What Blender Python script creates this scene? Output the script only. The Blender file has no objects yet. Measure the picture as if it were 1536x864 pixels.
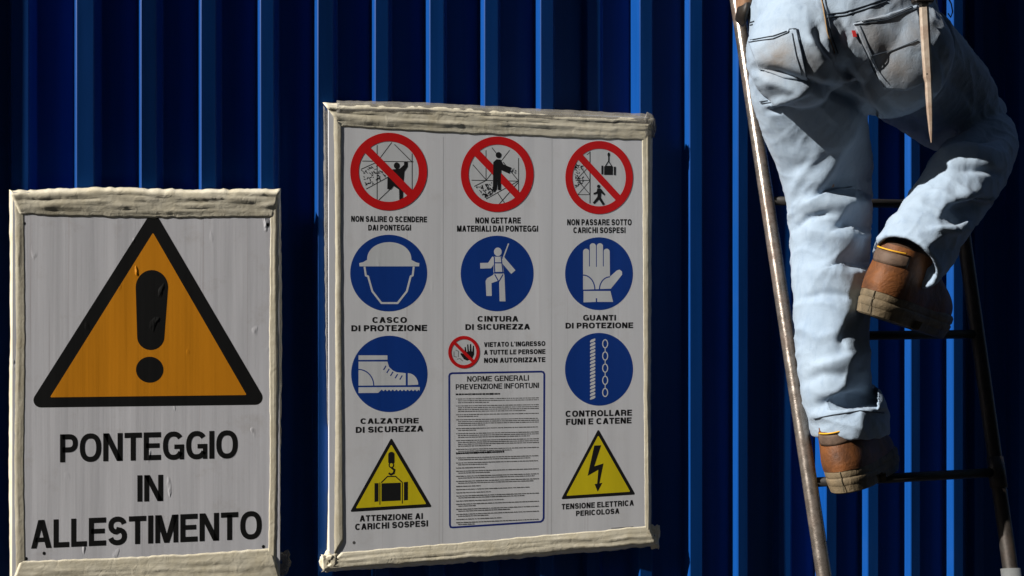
import bpy, bmesh, math, random
import numpy as np
from mathutils import Vector, Matrix, noise
from mathutils.bvhtree import BVHTree

random.seed(7)
C = bpy.context.scene.collection
S = bpy.context.scene

# ---------------------------------------------------------------- camera, sky, sun, exposure
FPX, TH, DIST, CAMZ = 1707.0, math.radians(16.4), 2.424, 1.6      # focal length in photo pixels, yaw off the fence normal
CAM = Vector((0, -DIST, CAMZ))
FW = Vector((math.sin(TH), math.cos(TH), 0)); RT = Vector((math.cos(TH), -math.sin(TH), 0)); UP = Vector((0, 0, 1))
cam = bpy.data.cameras.new('camera'); cam.sensor_width = 36; cam.lens = FPX / 1536 * 36; cam.clip_end = 500; cam.clip_start = 0.05
cam_o = bpy.data.objects.new('camera', cam); C.objects.link(cam_o)
cam_o.location = CAM; cam_o.rotation_euler = (math.pi / 2, 0, -TH)
S.camera = cam_o

SUN_EL, SUN_AZN = math.radians(32), math.radians(79.5)            # height, and angle off the fence normal towards its left end
to_sun = Vector((-math.sin(SUN_AZN) * math.cos(SUN_EL), -math.cos(SUN_AZN) * math.cos(SUN_EL), math.sin(SUN_EL)))
sun = bpy.data.lights.new('sun', 'SUN'); sun.energy = 5.0; sun.angle = math.radians(0.5); sun.color = (1.0, 0.95, 0.88)
sun_o = bpy.data.objects.new('sun', sun); C.objects.link(sun_o)
sun_o.rotation_euler = to_sun.to_track_quat('Z', 'Y').to_euler()
world = bpy.data.worlds.new('World'); S.world = world; world.use_nodes = True
wn = world.node_tree
sky = wn.nodes.new('ShaderNodeTexSky'); sky.sky_type = 'NISHITA'; sky.sun_disc = False
sky.sun_elevation = SUN_EL; sky.sun_rotation = math.atan2(to_sun.x, to_sun.y)
wn.nodes['Background'].inputs[1].default_value = 0.05
wn.links.new(sky.outputs[0], wn.nodes['Background'].inputs[0])
S.view_settings.view_transform = 'Standard'; S.view_settings.look = 'None'
S.view_settings.exposure = 0.48; S.view_settings.gamma = 1

# ---------------------------------------------------------------- helpers
def P(u, v, y=0.0):
    """Point on the upright plane at depth y (the fence is y = 0) that the photograph shows at pixel u, v."""
    d = FW + RT * ((u - 768) / FPX) + UP * ((432 - v) / FPX)
    return CAM + d * ((y + DIST) / d.y)

def px(p):
    q = Vector(p) - CAM
    z = q.dot(FW)
    return 768 + FPX * q.dot(RT) / z, 432 - FPX * q.z / z

class MB:
    """Collects geometry; build() links it as ONE mesh object."""
    def __init__(self): self.v, self.f, self.m = [], [], []
    def face(self, pts, mi=0):
        n = len(self.v); self.v += [tuple(p) for p in pts]; self.f.append(list(range(n, n + len(pts)))); self.m.append(mi)
    def grid(self, rows, mi=0, close=False):
        n = len(self.v); w = len(rows[0])
        for r in rows: self.v += [tuple(p) for p in r]
        for i in range(len(rows) - 1):
            for j in range(w if close else w - 1):
                k = (j + 1) % w
                self.f.append([n + i * w + j, n + i * w + k, n + (i + 1) * w + k, n + (i + 1) * w + j]); self.m.append(mi)
    def tube(self, pts, rad, seg=12, cap=True, mi=0, squash=None):
        pts = [Vector(p) for p in pts]
        if not hasattr(rad, '__len__'): rad = [rad] * len(pts)
        rows = []; ref = None
        for i, p in enumerate(pts):
            t = (pts[min(i + 1, len(pts) - 1)] - pts[max(i - 1, 0)]).normalized()
            if ref is None:
                ref = Vector((0, 1, 0)) if abs(t.y) < 0.8 else Vector((1, 0, 0))
            a = (ref - t * ref.dot(t)).normalized(); ref = a; b = t.cross(a)
            s = squash[i] if squash else 1.0
            rows.append([p + (a * math.cos(2 * math.pi * k / seg) * s + b * math.sin(2 * math.pi * k / seg)) * rad[i] for k in range(seg)])
        n = len(self.v); self.grid(rows, mi, True)
        if cap:
            self.f.append([n + k for k in range(seg)][::-1]); self.m.append(mi)
            self.f.append([n + (len(pts) - 1) * seg + k for k in range(seg)]); self.m.append(mi)
    def box(self, c, half, ax=(Vector((1, 0, 0)), Vector((0, 1, 0)), Vector((0, 0, 1))), mi=0):
        c = Vector(c); n = len(self.v)
        for sx in (-1, 1):
            for sy in (-1, 1):
                for sz in (-1, 1):
                    self.v.append(tuple(c + ax[0] * half[0] * sx + ax[1] * half[1] * sy + ax[2] * half[2] * sz))
        for q in ((0, 1, 3, 2), (4, 6, 7, 5), (0, 4, 5, 1), (2, 3, 7, 6), (0, 2, 6, 4), (1, 5, 7, 3)):
            self.f.append([n + i for i in q]); self.m.append(mi)
    def ball(self, c, r, seg=20, mi=0, ax=None):
        c = Vector(c); ax = ax or (Vector((1, 0, 0)), Vector((0, 1, 0)), Vector((0, 0, 1)))
        rows = []
        for i in range(seg // 2 + 1):
            t = math.pi * (0.02 + 0.96 * i / (seg // 2)); rows.append([c + ax[0] * (r[0] * math.sin(t) * math.cos(2 * math.pi * k / seg)) + ax[1] * (r[1] * math.sin(t) * math.sin(2 * math.pi * k / seg)) + ax[2] * (r[2] * math.cos(t)) for k in range(seg)])
        n = len(self.v); self.grid(rows, mi, True)
        self.f.append([n + k for k in range(seg)]); self.m.append(mi)
        self.f.append([n + (len(rows) - 1) * seg + k for k in range(seg)][::-1]); self.m.append(mi)
    def build(self, name, mats, parent=None, smooth=False, recalc=True):
        me = bpy.data.meshes.new(name)
        off = Vector(parent['_o']) if parent is not None else Vector((0, 0, 0))
        me.from_pydata([tuple(Vector(p) - off) for p in self.v], [], self.f)
        for m in (mats if isinstance(mats, (list, tuple)) else [mats]): me.materials.append(m)
        for p, mi in zip(me.polygons, self.m): p.material_index = mi
        if recalc:
            bm = bmesh.new(); bm.from_mesh(me); bmesh.ops.recalc_face_normals(bm, faces=bm.faces); bm.to_mesh(me); bm.free()
        if smooth:
            for p in me.polygons: p.use_smooth = True
        me.update()
        o = bpy.data.objects.new(name, me); C.objects.link(o)
        o['_o'] = tuple(off)
        if parent is not None: o.parent = parent
        return o

def rooted(o, off):
    o['_o'] = tuple(off)
    return o

def thing(name, label, cat, loc, group=None):
    o = bpy.data.objects.new(name, None); C.objects.link(o); o.location = loc
    o['_o'] = tuple(loc); o['label'] = label; o['category'] = cat
    o.empty_display_size = 0.1
    if group: o['group'] = group
    return o

def tag(o, label, cat, group=None):
    o['label'] = label; o['category'] = cat
    if group: o['group'] = group
    return o

# sub-parts: the parent part has its own origin at the thing's base, so a child mesh sits at zero offset below it
# ---------------------------------------------------------------- materials
class NT:
    def __init__(self, name):
        self.mat = bpy.data.materials.new(name); self.mat.use_nodes = True
        self.t = self.mat.node_tree; self.b = self.t.nodes['Principled BSDF']
    def n(self, typ, **kw):
        x = self.t.nodes.new(typ)
        for k, v in kw.items(): setattr(x, k, v)
        return x
    def l(self, a, b): self.t.links.new(a, b)
    def pos(self, scale=(1, 1, 1), rot=(0, 0, 0), loc=(0, 0, 0)):
        g = self.n('ShaderNodeNewGeometry'); m = self.n('ShaderNodeMapping')
        m.inputs['Scale'].default_value = scale; m.inputs['Rotation'].default_value = rot; m.inputs['Location'].default_value = loc
        self.l(g.outputs['Position'], m.inputs[0]); return m.outputs[0]
    def noise(self, vec, scale, detail=4, rough=0.55, dist=0.0):
        x = self.n('ShaderNodeTexNoise'); x.inputs['Scale'].default_value = scale; x.inputs['Detail'].default_value = detail
        x.inputs['Roughness'].default_value = rough; x.inputs['Distortion'].default_value = dist; self.l(vec, x.inputs['Vector']); return x.outputs['Fac']
    def ramp(self, fac, stops):
        r = self.n('ShaderNodeValToRGB'); e = r.color_ramp.elements
        while len(e) > 1: e.remove(e[0])
        e[0].position, e[0].color = stops[0][0], (*stops[0][1], 1)
        for p, c in stops[1:]:
            k = e.new(p); k.color = (*c, 1)
        self.l(fac, r.inputs[0]); return r.outputs[0]
    def mix(self, a, b, fac, mode='MIX'):
        m = self.n('ShaderNodeMix', data_type='RGBA', blend_type=mode)
        for i, s in ((0, fac), (6, a), (7, b)):
            if isinstance(s, (int, float)): m.inputs[i].default_value = s
            elif isinstance(s, tuple): m.inputs[i].default_value = (*s, 1)
            else: self.l(s, m.inputs[i])
        return m.outputs[2]
    def math(self, op, a, b=None, c=None):
        m = self.n('ShaderNodeMath', operation=op)
        for i, s in enumerate((a, b, c)):
            if s is None: continue
            if isinstance(s, (int, float)): m.inputs[i].default_value = s
            else: self.l(s, m.inputs[i])
        return m.outputs[0]
    def bump(self, h, strength, dist, prev=None):
        b = self.n('ShaderNodeBump'); b.inputs['Strength'].default_value = strength; b.inputs['Distance'].default_value = dist
        self.l(h, b.inputs['Height'])
        if prev is not None: self.l(prev, b.inputs['Normal'])
        return b.outputs[0]
    def set(self, **kw):
        for k, v in kw.items():
            k = {'col': 'Base Color', 'rough': 'Roughness', 'metal': 'Metallic', 'spec': 'Specular IOR Level', 'normal': 'Normal', 'coat': 'Coat Weight', 'coatr': 'Coat Roughness', 'alpha': 'Alpha', 'sheen': 'Sheen Weight'}[k]
            if isinstance(v, (int, float)): self.b.inputs[k].default_value = v
            elif isinstance(v, tuple): self.b.inputs[k].default_value = (*v, 1)
            else: self.l(v, self.b.inputs[k])
        return self.mat

def blue_paint():
    m = NT('blue_paint')
    v = m.pos(); st = m.noise(m.pos((14, 14, 0.5)), 4, 4)
    col = m.ramp(st, [(0.3, (0.002, 0.056, 0.25)), (0.7, (0.003, 0.067, 0.31))])
    dust = m.ramp(m.noise(v, 9, 6), [(0.55, (0, 0, 0)), (0.8, (1, 1, 1))])
    col = m.mix(col, (0.10, 0.14, 0.22), m.math('MULTIPLY', dust, 0.04))
    h = m.noise(m.pos((3, 3, 0.8)), 3, 2)
    return m.set(col=col, rough=m.math('MULTIPLY_ADD', st, 0.2, 0.34), spec=0.25, normal=m.bump(h, 0.25, 0.004))

def sign_bump(m, amp=1.0, dents=1.0):
    streak = m.noise(m.pos((70, 70, 1.4)), 1.0, 3, 0.6)
    wide = m.noise(m.pos((9, 9, 1.5)), 1.0, 2, 0.5)
    n1 = m.bump(m.math('MULTIPLY_ADD', streak, 0.16, m.math('MULTIPLY', wide, 1.5)), 1.0, 0.0022 * amp)
    vo = m.n('ShaderNodeTexVoronoi'); vo.feature = 'F1'; vo.inputs['Scale'].default_value = 1
    dv = m.n('ShaderNodeVectorMath', operation='ADD'); wn_ = m.n('ShaderNodeTexNoise'); wn_.inputs['Scale'].default_value = 0.7; wn_.inputs['Detail'].default_value = 4
    pv = m.pos((26, 26, 11)); m.l(pv, wn_.inputs['Vector']); sc_ = m.n('ShaderNodeVectorMath', operation='SCALE'); sc_.inputs['Scale'].default_value = 1.6; m.l(wn_.outputs['Color'], sc_.inputs[0]); m.l(pv, dv.inputs[0]); m.l(sc_.outputs[0], dv.inputs[1]); m.l(dv.outputs[0], vo.inputs['Vector'])
    spot = m.ramp(vo.outputs['Distance'], [(0.0, (1, 1, 1)), (0.16, (0, 0, 0))])
    mask = m.ramp(m.noise(m.pos((3, 3, 2.2), loc=(1.3, 0, .4)), 2.2, 3), [(0.51, (0, 0, 0)), (0.6, (1, 1, 1))])
    return m.bump(m.math('MULTIPLY', spot, mask), 1.0, 0.0028 * dents, n1)

def sign_white(name, col, amp, dents, dirt):
    m = NT(name)
    st = m.noise(m.pos((45, 45, 1.2)), 1.0, 5, 0.65)
    c = m.mix(col, tuple(x * 0.72 for x in col), m.math('MULTIPLY', m.ramp(st, [(0.45, (0, 0, 0)), (0.7, (1, 1, 1))]), dirt))
    pt = m.noise(m.pos(), 14, 8, 0.7)
    c = m.mix(c, (0.42, 0.36, 0.30), m.math('MULTIPLY', m.ramp(pt, [(0.56, (0, 0, 0)), (0.75, (1, 1, 1))]), dirt * 0.7))
    ln = m.noise(m.pos((150, 150, 0.9), loc=(0, 0, .3)), 1.0, 2, 0.5)
    c = m.mix(c, (0.40, 0.33, 0.33), m.math('MULTIPLY', m.ramp(ln, [(0.66, (0, 0, 0)), (0.74, (1, 1, 1))]), dirt * 0.8))
    return m.set(col=c, rough=0.42, spec=0.3, normal=sign_bump(m, amp, dents))

def ink(name, col, amp=1.0, dents=1.0, rough=0.45, var=0.12):
    m = NT(name)
    f = m.noise(m.pos((30, 30, 3)), 1, 4)
    c = m.mix(tuple(x * (1 - var) for x in col), tuple(min(1, x * (1 + var)) for x in col), f)
    return m.set(col=c, rough=rough, spec=0.25, normal=sign_bump(m, amp, dents))

def tape_mat(name, c1, c2, crumple=1.0, alpha=1.0, grain=(12, 12, 170)):
    m = NT(name)
    f = m.noise(m.pos((1, 1, 1)), 26, 6, 0.65)
    c = m.ramp(f, [(0.3, c2), (0.62, c1)])
    fine = m.noise(m.pos(grain), 1, 3)
    big = m.noise(m.pos((1, 1, 1)), 55, 5, 0.6, 1.2)
    n = m.bump(fine, 0.4, 0.0008); n = m.bump(big, 0.4 * crumple, 0.002, n)
    return m.set(col=c, rough=0.5, spec=0.35, normal=n, alpha=alpha)

def steel(name, lo, hi, rust, metal=0.75, rough=0.25):
    m = NT(name)
    f = m.noise(m.pos(), 60, 6, 0.7); g = m.noise(m.pos(), 11, 6, 0.65)
    c = m.ramp(f, [(0.35, lo), (0.65, hi)])
    rm = m.ramp(g, [(0.48, (0, 0, 0)), (0.66, (1, 1, 1))])
    c = m.mix(c, rust, m.math('MULTIPLY', rm, 0.85))
    me = m.math('MULTIPLY_ADD', rm, -metal * 0.8, metal)
    return m.set(col=c, metal=me, rough=m.math('MULTIPLY_ADD', f, 0.3, rough - 0.12), normal=m.bump(f, 0.5, 0.0012))

def denim():
    m = NT('washed_denim')
    base = m.ramp(m.noise(m.pos(), 7, 5, 0.6), [(0.3, (0.29, 0.375, 0.48)), (0.7, (0.355, 0.44, 0.535))])
    fade = m.noise(m.pos((1, 1, 0.35)), 60, 5, 0.7)
    base = m.mix(base, (0.21, 0.285, 0.40), m.math('MULTIPLY', m.ramp(fade, [(0.5, (0, 0, 0)), (0.72, (1, 1, 1))]), 0.45))
    # brown work dirt wiped on the seat, and a weaker brown tint on the outer right thigh
    at = m.n('ShaderNodeAttribute'); at.attribute_name = 'dirt'
    dn = m.noise(m.pos(), 16, 6, 0.65)
    dm = m.math('MULTIPLY', at.outputs['Fac'], m.ramp(dn, [(0.32, (0.15, 0.15, 0.15)), (0.62, (1, 1, 1))]))
    base = m.mix(base, (0.24, 0.17, 0.10), m.math('MULTIPLY', dm, 0.75))
    wv = m.noise(m.pos((1, 1, 1), (0.3, 0.6, 0.2)), 700, 2)
    med = m.noise(m.pos((1, 1, 0.8), (0.2, 0.7, 0.1)), 55, 6, 0.68, 1.0)
    n = m.bump(med, 0.35, 0.0035); n = m.bump(wv, 0.5, 0.0009, n)
    return m.set(col=base, rough=0.85, spec=0.12, normal=n, sheen=0.1)

def leather(name, c1, c2, rough=0.5, fs=40, bump=0.0012):
    m = NT(name)
    f = m.noise(m.pos(), fs, 6, 0.65, 0.5); g = m.noise(m.pos(), 220, 3)
    c = m.ramp(f, [(0.32, c2), (0.64, c1)])
    n = m.bump(f, 0.6, bump * 2); n = m.bump(g, 0.4, bump * 0.5, n)
    return m.set(col=c, rough=rough, spec=0.3, normal=n)

def plain(name, col, rough=0.6, metal=0.0, spec=0.3, fs=50, var=0.25):
    m = NT(name)
    f = m.noise(m.pos(), fs, 5, 0.6)
    c = m.mix(tuple(x * (1 - var) for x in col), tuple(min(1, x * (1 + var)) for x in col), f)
    return m.set(col=c, rough=rough, metal=metal, spec=spec, normal=m.bump(f, 0.3, 0.001))

M_BLUE = blue_paint()
M_WHITE1 = sign_white('worn_white_panel', (0.79, 0.79, 0.83), 0.8, 0.7, 0.42)
M_WHITE2 = sign_white('white_panel', (0.77, 0.78, 0.81), 0.40, 0.04, 0.22)
K1 = ink('black_print', (0.012, 0.012, 0.012), 0.9, 0.6)
ORANGE = ink('orange_print', (0.80, 0.30, 0.012), 0.75, 0.8)
K2 = ink('black_ink', (0.014, 0.014, 0.015), 0.45, 0.03)
RED = ink('red_ink', (0.66, 0.012, 0.014), 0.45, 0.03)
BLUEI = ink('blue_ink', (0.006, 0.045, 0.27), 0.45, 0.03)
INDIGO = ink('indigo_ink', (0.012, 0.03, 0.22), 0.45, 0.03)
YELLOW = ink('yellow_ink', (0.74, 0.60, 0.015), 0.45, 0.03)
WHITEI = ink('white_ink', (0.66, 0.68, 0.70), 0.45, 0.03)
SEAMI = ink('pale_grey_ink', (0.52, 0.52, 0.54), 0.45, 0.03)
GREYI = ink('grey_ink', (0.13, 0.13, 0.13), 0.45, 0.03)
TAPE = tape_mat('ivory_tape', (0.84, 0.78, 0.62), (0.70, 0.63, 0.46))
TAPEV = tape_mat('ivory_side_tape', (0.80, 0.74, 0.58), (0.66, 0.59, 0.43), 0.7, 1.0, (60, 60, 12))
FILM = tape_mat('grey_film', (0.34, 0.32, 0.28), (0.20, 0.19, 0.17), 1.2, 0.5)
STEEL = steel('worn_steel', (0.20, 0.17, 0.145), (0.31, 0.275, 0.245), (0.09, 0.055, 0.04))
DARKSTEEL = steel('dark_steel', (0.03, 0.026, 0.023), (0.055, 0.048, 0.042), (0.04, 0.024, 0.016), 0.5, 0.5)
SHADESTEEL = steel('shaded_steel', (0.012, 0.011, 0.010), (0.022, 0.020, 0.018), (0.02, 0.014, 0.010), 0.2, 0.6)  # rungs' shade put into the colour, darker than the rail steel
ZINC = plain('zinc', (0.20, 0.21, 0.21), 0.5, 0.3)
DENIM = denim()
THREAD = plain('dark_thread', (0.05, 0.065, 0.085), 0.8)
TANTHREAD = plain('tan_thread', (0.28, 0.17, 0.07), 0.8)
REDTAB = plain('red_cloth', (0.42, 0.02, 0.02), 0.7)
LEATHER = leather('brown_nubuck', (0.18, 0.064, 0.018), (0.07, 0.028, 0.012), 0.6, 26, 0.003)
COUNTER = leather('scuffed_nubuck', (0.17, 0.066, 0.02), (0.08, 0.033, 0.014), 0.65, 34, 0.002)
LEATHERD = leather('dark_brown_leather', (0.07, 0.036, 0.02), (0.035, 0.02, 0.012), 0.6)
PADDING = leather('grey_padding', (0.13, 0.085, 0.06), (0.075, 0.05, 0.036), 0.65)
SOLE = leather('tan_rubber', (0.20, 0.15, 0.09), (0.09, 0.07, 0.042), 0.7, 30, 0.003)
SOLE2 = leather('olive_rubber', (0.12, 0.10, 0.06), (0.06, 0.05, 0.032), 0.6, 30, 0.003)
YELLOWT = plain('yellow_trim', (0.70, 0.36, 0.02), 0.7)
PALE = steel('pale_worn_steel', (0.46, 0.37, 0.29), (0.58, 0.49, 0.40), (0.26, 0.16, 0.11), 0.2, 0.45)
SKIN = plain('skin', (0.42, 0.24, 0.16), 0.55, fs=20, var=0.12)
SHIRT = plain('dark_work_shirt', (0.05, 0.06, 0.08), 0.85, fs=12)
HAIR = plain('dark_hair', (0.03, 0.02, 0.015), 0.6, fs=90)
BELT = leather('black_belt_leather', (0.03, 0.025, 0.02), (0.015, 0.012, 0.01), 0.5)
POUCH = leather('pouch_leather', (0.30, 0.17, 0.10), (0.20, 0.11, 0.06), 0.55)

def asphalt():
    m = NT('asphalt')
    f = m.noise(m.pos(), 3, 8, 0.7); g = m.noise(m.pos(), 120, 3)
    return m.set(col=m.ramp(f, [(0.3, (0.035, 0.035, 0.036)), (0.7, (0.065, 0.063, 0.06))]), rough=0.9, normal=m.bump(g, 0.6, 0.006))
M_ASPH = asphalt()

# ---------------------------------------------------------------- the ground
g = MB(); N = 24
g.grid([[(-120 + 240 * i / N, -120 + 240 * j / N, 0) for i in range(N + 1)] for j in range(N + 1)])
gr = g.build('ground', M_ASPH); gr['kind'] = 'structure'

# ---------------------------------------------------------------- an unseen house, added across the street to keep most of the sky off the fence
house = thing('sky_blocker', 'unseen dark stucco house added across the narrow street to block sky light from the blue fence', 'sky_blocker', (0, -6.3, 0))
M_STUCCO = plain('dark_stucco', (0.07, 0.065, 0.06), 0.9, fs=4)
M_SHUT = plain('shutter_paint', (0.05, 0.06, 0.05), 0.7)
m = MB(); m.box((0, -10.3, 7.5), (32, 4, 7.5)); m.build('wall', M_STUCCO, house)
m = MB(); m.box((0, -10.3, 15.15), (32.5, 4.5, 0.14)); m.build('roof', M_STUCCO, house)
for fl in range(4):
    for k in range(-4, 5):
        m = MB(); m.box((k * 3.2, -6.28, 2.2 + fl * 3.4), (0.55, 0.05, 0.8)); m.build('window', M_SHUT, house)

# ---------------------------------------------------------------- the blue corrugated fence (trapezoid ribs, 12 cm pitch)
FENCE_TOP = 2.72
ribs_px = [(15, 0.25), (115, 1), (212, 1), (302, 1), (391, 1), (477, 1), (563, 1), (645, 1), (727, 1), (811, 1), (887, 0.25), (960, 1), (1035, 1), (1107, 1), (1177, 0.25), (1239, 1), (1302, 1), (1366, 1), (1430, 1)]
ribs = [(P(u, 300)[0], k) for u, k in ribs_px]
x0 = ribs[0][0]; ribs = [(x0 - 0.121 * i, 1 if i % 10 else 0.25) for i in range(40, 0, -1)] + ribs
x1 = ribs[-1][0]; ribs += [(x1 + 0.121 * i, 0.25 if i % 10 == 1 else 1) for i in range(1, 40)]
fence = thing('fence', 'tall blue corrugated metal site fence with vertical ribs behind both signs', 'fence', (0, 0.015, 0))
rr = random.Random(5)
DEP = 0.030
prof = []; after_low = False
for X, k in ribs:
    d = DEP * (1 - k)                                  # a sheet joint has a low rib
    e = rr.uniform(0.5, 2.0) * 0.0010; w = 0.029 + rr.uniform(-1, 1) * 0.003; wl = rr.uniform(0.0055, 0.008)
    sb = 0.05 if X > 1.93 else 0.0                      # sheets beyond are set back so the run before shades them
    p0_ = DEP + (0.013 if (k < 1 or after_low) else 0.0); p1_ = DEP + (0.013 if k < 1 else 0.0)      # pan deepened round a low rib to keep it in shade
    after_low = k < 1
    prof.append([(x_, y_ + sb) for x_, y_ in [(X - wl - 0.002, p0_), (X - wl, p0_ - 0.001), (X - 0.0016, d + 0.0016 - e), (X + 0.0006, d - e), (X + w - 0.001, d + e), (X + w + 0.001, d + 0.0016 + e), (X + w + 0.012, p1_ - 0.001), (X + w + 0.014, p1_)]])
def sheet(i0, i1):
    m = MB(); pts = [p for q in prof[i0:i1] for p in q]
    if i1 < len(prof): pts = pts + [(prof[i1][0][0] + 0.006, prof[i1][0][1] + 0.0025)]
    zs = [0.06, 0.5, 0.9, 1.2, 1.5, 1.8, 2.1, 2.3, FENCE_TOP]
    rows = []
    for z in zs:
        rows.append([(x + 0.0006 * noise.noise((x * 9, z * 1.7, 3)), y + 0.0008 * noise.noise((x * 6, z * 1.3, 9)), z) for x, y in pts])
    m.grid(rows)
    o = m.build('metal_sheet', M_BLUE, fence, recalc=False)
    md = o.modifiers.new('thickness', 'SOLIDIFY'); md.thickness = 0.0012; md.offset = -1
    return o
for a in range(0, len(prof), 10): sheet(a, min(a + 10, len(prof)))
m = MB()
for zz in (0.35, 1.35, 2.35): m.box(((prof[0][0][0] + prof[-1][0][0]) / 2, 0.125, zz), ((prof[-1][0][0] - prof[0][0][0]) / 2, 0.02, 0.03))
m.build('rail', DARKSTEEL, fence)
for k in range(-3, 5):
    m = MB(); m.tube([(k * 1.4 + 0.3, 0.172, 0), (k * 1.4 + 0.3, 0.172, FENCE_TOP - 0.05)], 0.024, 12); m.build('post', DARKSTEEL, fence, smooth=True)

# ---------------------------------------------------------------- lettering: our own sans capitals, as thick strokes
def arc(cx, cy, rx, ry, a0, a1, n=14, e=2.35):
    out = []
    for i in range(n + 1):
        a = math.radians(a0 + (a1 - a0) * i / n); c, s = math.cos(a), math.sin(a)
        out.append((cx + rx * math.copysign(abs(c) ** (2 / e), c), cy + ry * math.copysign(abs(s) ** (2 / e), s)))
    return out

def thick(pts, t, closed=False):
    n = len(pts); L, R = [], []
    for i in range(n):
        p = pts[i]
        a = pts[i - 1] if (i > 0 or closed) else None; b = pts[(i + 1) % n] if (i < n - 1 or closed) else None
        ds = []
        for q0, q1 in ((a, p), (p, b)):
            if q0 is None or q1 is None: continue
            dx, dy = q1[0] - q0[0], q1[1] - q0[1]; l = math.hypot(dx, dy) or 1e-9; ds.append((dx / l, dy / l))
        if len(ds) == 1: ds = ds * 2
        nx, ny = -(ds[0][1] + ds[1][1]), ds[0][0] + ds[1][0]; l = math.hypot(nx, ny) or 1e-9; nx, ny = nx / l, ny / l
        c = max(0.45, nx * -ds[0][1] + ny * ds[0][0]); h = t / 2 / c
        L.append((p[0] + nx * h, p[1] + ny * h)); R.append((p[0] - nx * h, p[1] - ny * h))
    return [[L[i], L[(i + 1) % n], R[(i + 1) % n], R[i]] for i in range(n if closed else n - 1)]

def glyph(ch, t):
    a = t / 2; o = 0.012
    W = {'I': t, 'L': .58, 'E': .64, 'F': .6, 'T': .64, 'N': .72, 'M': .86, 'A': .76, 'V': .74, 'O': .80, 'C': .76, 'G': .79, 'S': .70, 'P': .66, 'R': .72, 'B': .7, 'D': .73, 'H': .72, 'U': .71, 'Z': .64, "'": t, 'Q': .8}[ch]
    q = []
    if ch == 'I': q += thick([(a, 0), (a, 1)], t)
    elif ch == "'": q += [[(0, 1), (t, 1), (t * .75, .66), (t * .25, .66)]]
    elif ch == 'L': q += thick([(a, 1), (a, a), (W, a)], t)
    elif ch in 'EF':
        q += thick([(W, 1 - a), (a, 1 - a), (a, a), (W, a)] if ch == 'E' else [(W, 1 - a), (a, 1 - a), (a, 0)], t); q += thick([(a, .52), (W * .92, .52)], t * .92)
    elif ch == 'H': q += thick([(a, 0), (a, 1)], t) + thick([(W - a, 0), (W - a, 1)], t) + thick([(a, .51), (W - a, .51)], t * .92)
    elif ch == 'T': q += thick([(0, 1 - a), (W, 1 - a)], t) + thick([(W / 2, 1 - a), (W / 2, 0)], t)
    elif ch == 'N': q += thick([(a, 0), (a, 1)], t) + thick([(W - a, 0), (W - a, 1)], t) + [[(0, 1), (t * 1.15, 1), (W, 0), (W - t * 1.15, 0)]]
    elif ch == 'M':
        q += thick([(a, 0), (a, 1)], t * .95) + thick([(W - a, 0), (W - a, 1)], t * .95)
        q += [[(0, 1), (t * 1.25, 1), (W / 2 + t * .5, 0), (W / 2 - t * .5, 0)], [(W, 1), (W - t * 1.25, 1), (W / 2 - t * .5, 0), (W / 2 + t * .5, 0)]]
    elif ch in 'AV':
        l = [[(0, 0), (t * 1.08, 0), (W / 2 + t * .45, 1), (W / 2 - t * .6, 1)], [(W, 0), (W - t * 1.08, 0), (W / 2 - t * .45, 1), (W / 2 + t * .6, 1)]]
        if ch == 'V': l = [[(x, 1 - y) for x, y in p] for p in l]
        q += l
        if ch == 'A': q += [[(W * .2, .22), (W * .8, .22), (W * .76, .22 + t * .85), (W * .24, .22 + t * .85)]]
    elif ch == 'O': q += thick(arc(W / 2, .5, W / 2 - a, .5 - a + o, 0, 360, 28)[:-1], t, True)
    elif ch == 'C': q += thick(arc(W / 2, .5, W / 2 - a, .5 - a + o, 38, 322, 24), t)
    elif ch == 'G': q += thick(arc(W / 2, .5, W / 2 - a, .5 - a + o, 38, 330, 24), t) + thick([(W * .54, .46), (W - a * .9, .46), (W - a * .9, 0)], t * .88)
    elif ch == 'S':
        r = (.5 - a * .9) / 2 + .02; R = W / 2 - a
        q += thick(arc(W / 2, 1 - a - r + o, R * .96, r, 12, 262, 14, 2.2) + [(W * .55, .5)] + arc(W / 2, a + r - o, R, r, 82, -168, 14, 2.2), t)
    elif ch in 'PR':
        y1 = .44 if ch == 'P' else .46; cy = (1 - a + y1) / 2; ry = (1 - a - y1) / 2; rx = W * .36
        q += thick([(a, 1 - a)] + arc(W - a - rx, cy, rx, ry, 90, -90, 12) + [(a, y1)], t) + thick([(a, 0), (a, 1)], t)
        if ch == 'R': q += thick([(W * .5, y1)] + [(W * .78, y1 - .04), (W - a * 1.15, y1 - .14), (W - a * 1.1, .1), (W - a * .7, 0)], t * .95)
    elif ch == 'B':
        for y0, y1, w in ((.52, 1 - a, W * .94), (a, .52, W)):
            ry = (y1 - y0) / 2; rx = W * .33
            q += thick([(a, y1)] + arc(w - a - rx, (y0 + y1) / 2, rx, ry, 90, -90, 10) + [(a, y0)], t * .95)
        q += thick([(a, 0), (a, 1)], t)
    elif ch == 'D': q += thick([(a, 1 - a)] + arc(W - a - W * .46, .5, W * .46, .5 - a, 90, -90, 16) + [(a, a)], t) + thick([(a, 0), (a, 1)], t)
    elif ch == 'U': q += thick([(a, 1)] + arc(W / 2, .36, W / 2 - a, .36 - a + o, 180, 360, 16) + [(W - a, 1)], t)
    elif ch == 'Z': q += thick([(W * .02, 1 - a), (W * .98, 1 - a)], t) + thick([(0, a), (W, a)], t) + [[(W - t * 1.35, 1 - t * .9), (W, 1 - t * .9), (t * 1.35, t * .9), (0, t * .9)]]
    return W, q

def text_quads(s, t, gap=0.10, word=0.30):
    x = 0; out = []
    for ch in s:
        if ch == ' ': x += word; continue
        W, q = glyph(ch, t); out += [[(px_ + x, py_) for px_, py_ in p] for p in q]; x += W + gap
    w = x - gap
    return [[(a / w, b) for a, b in p] for p in out]

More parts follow.
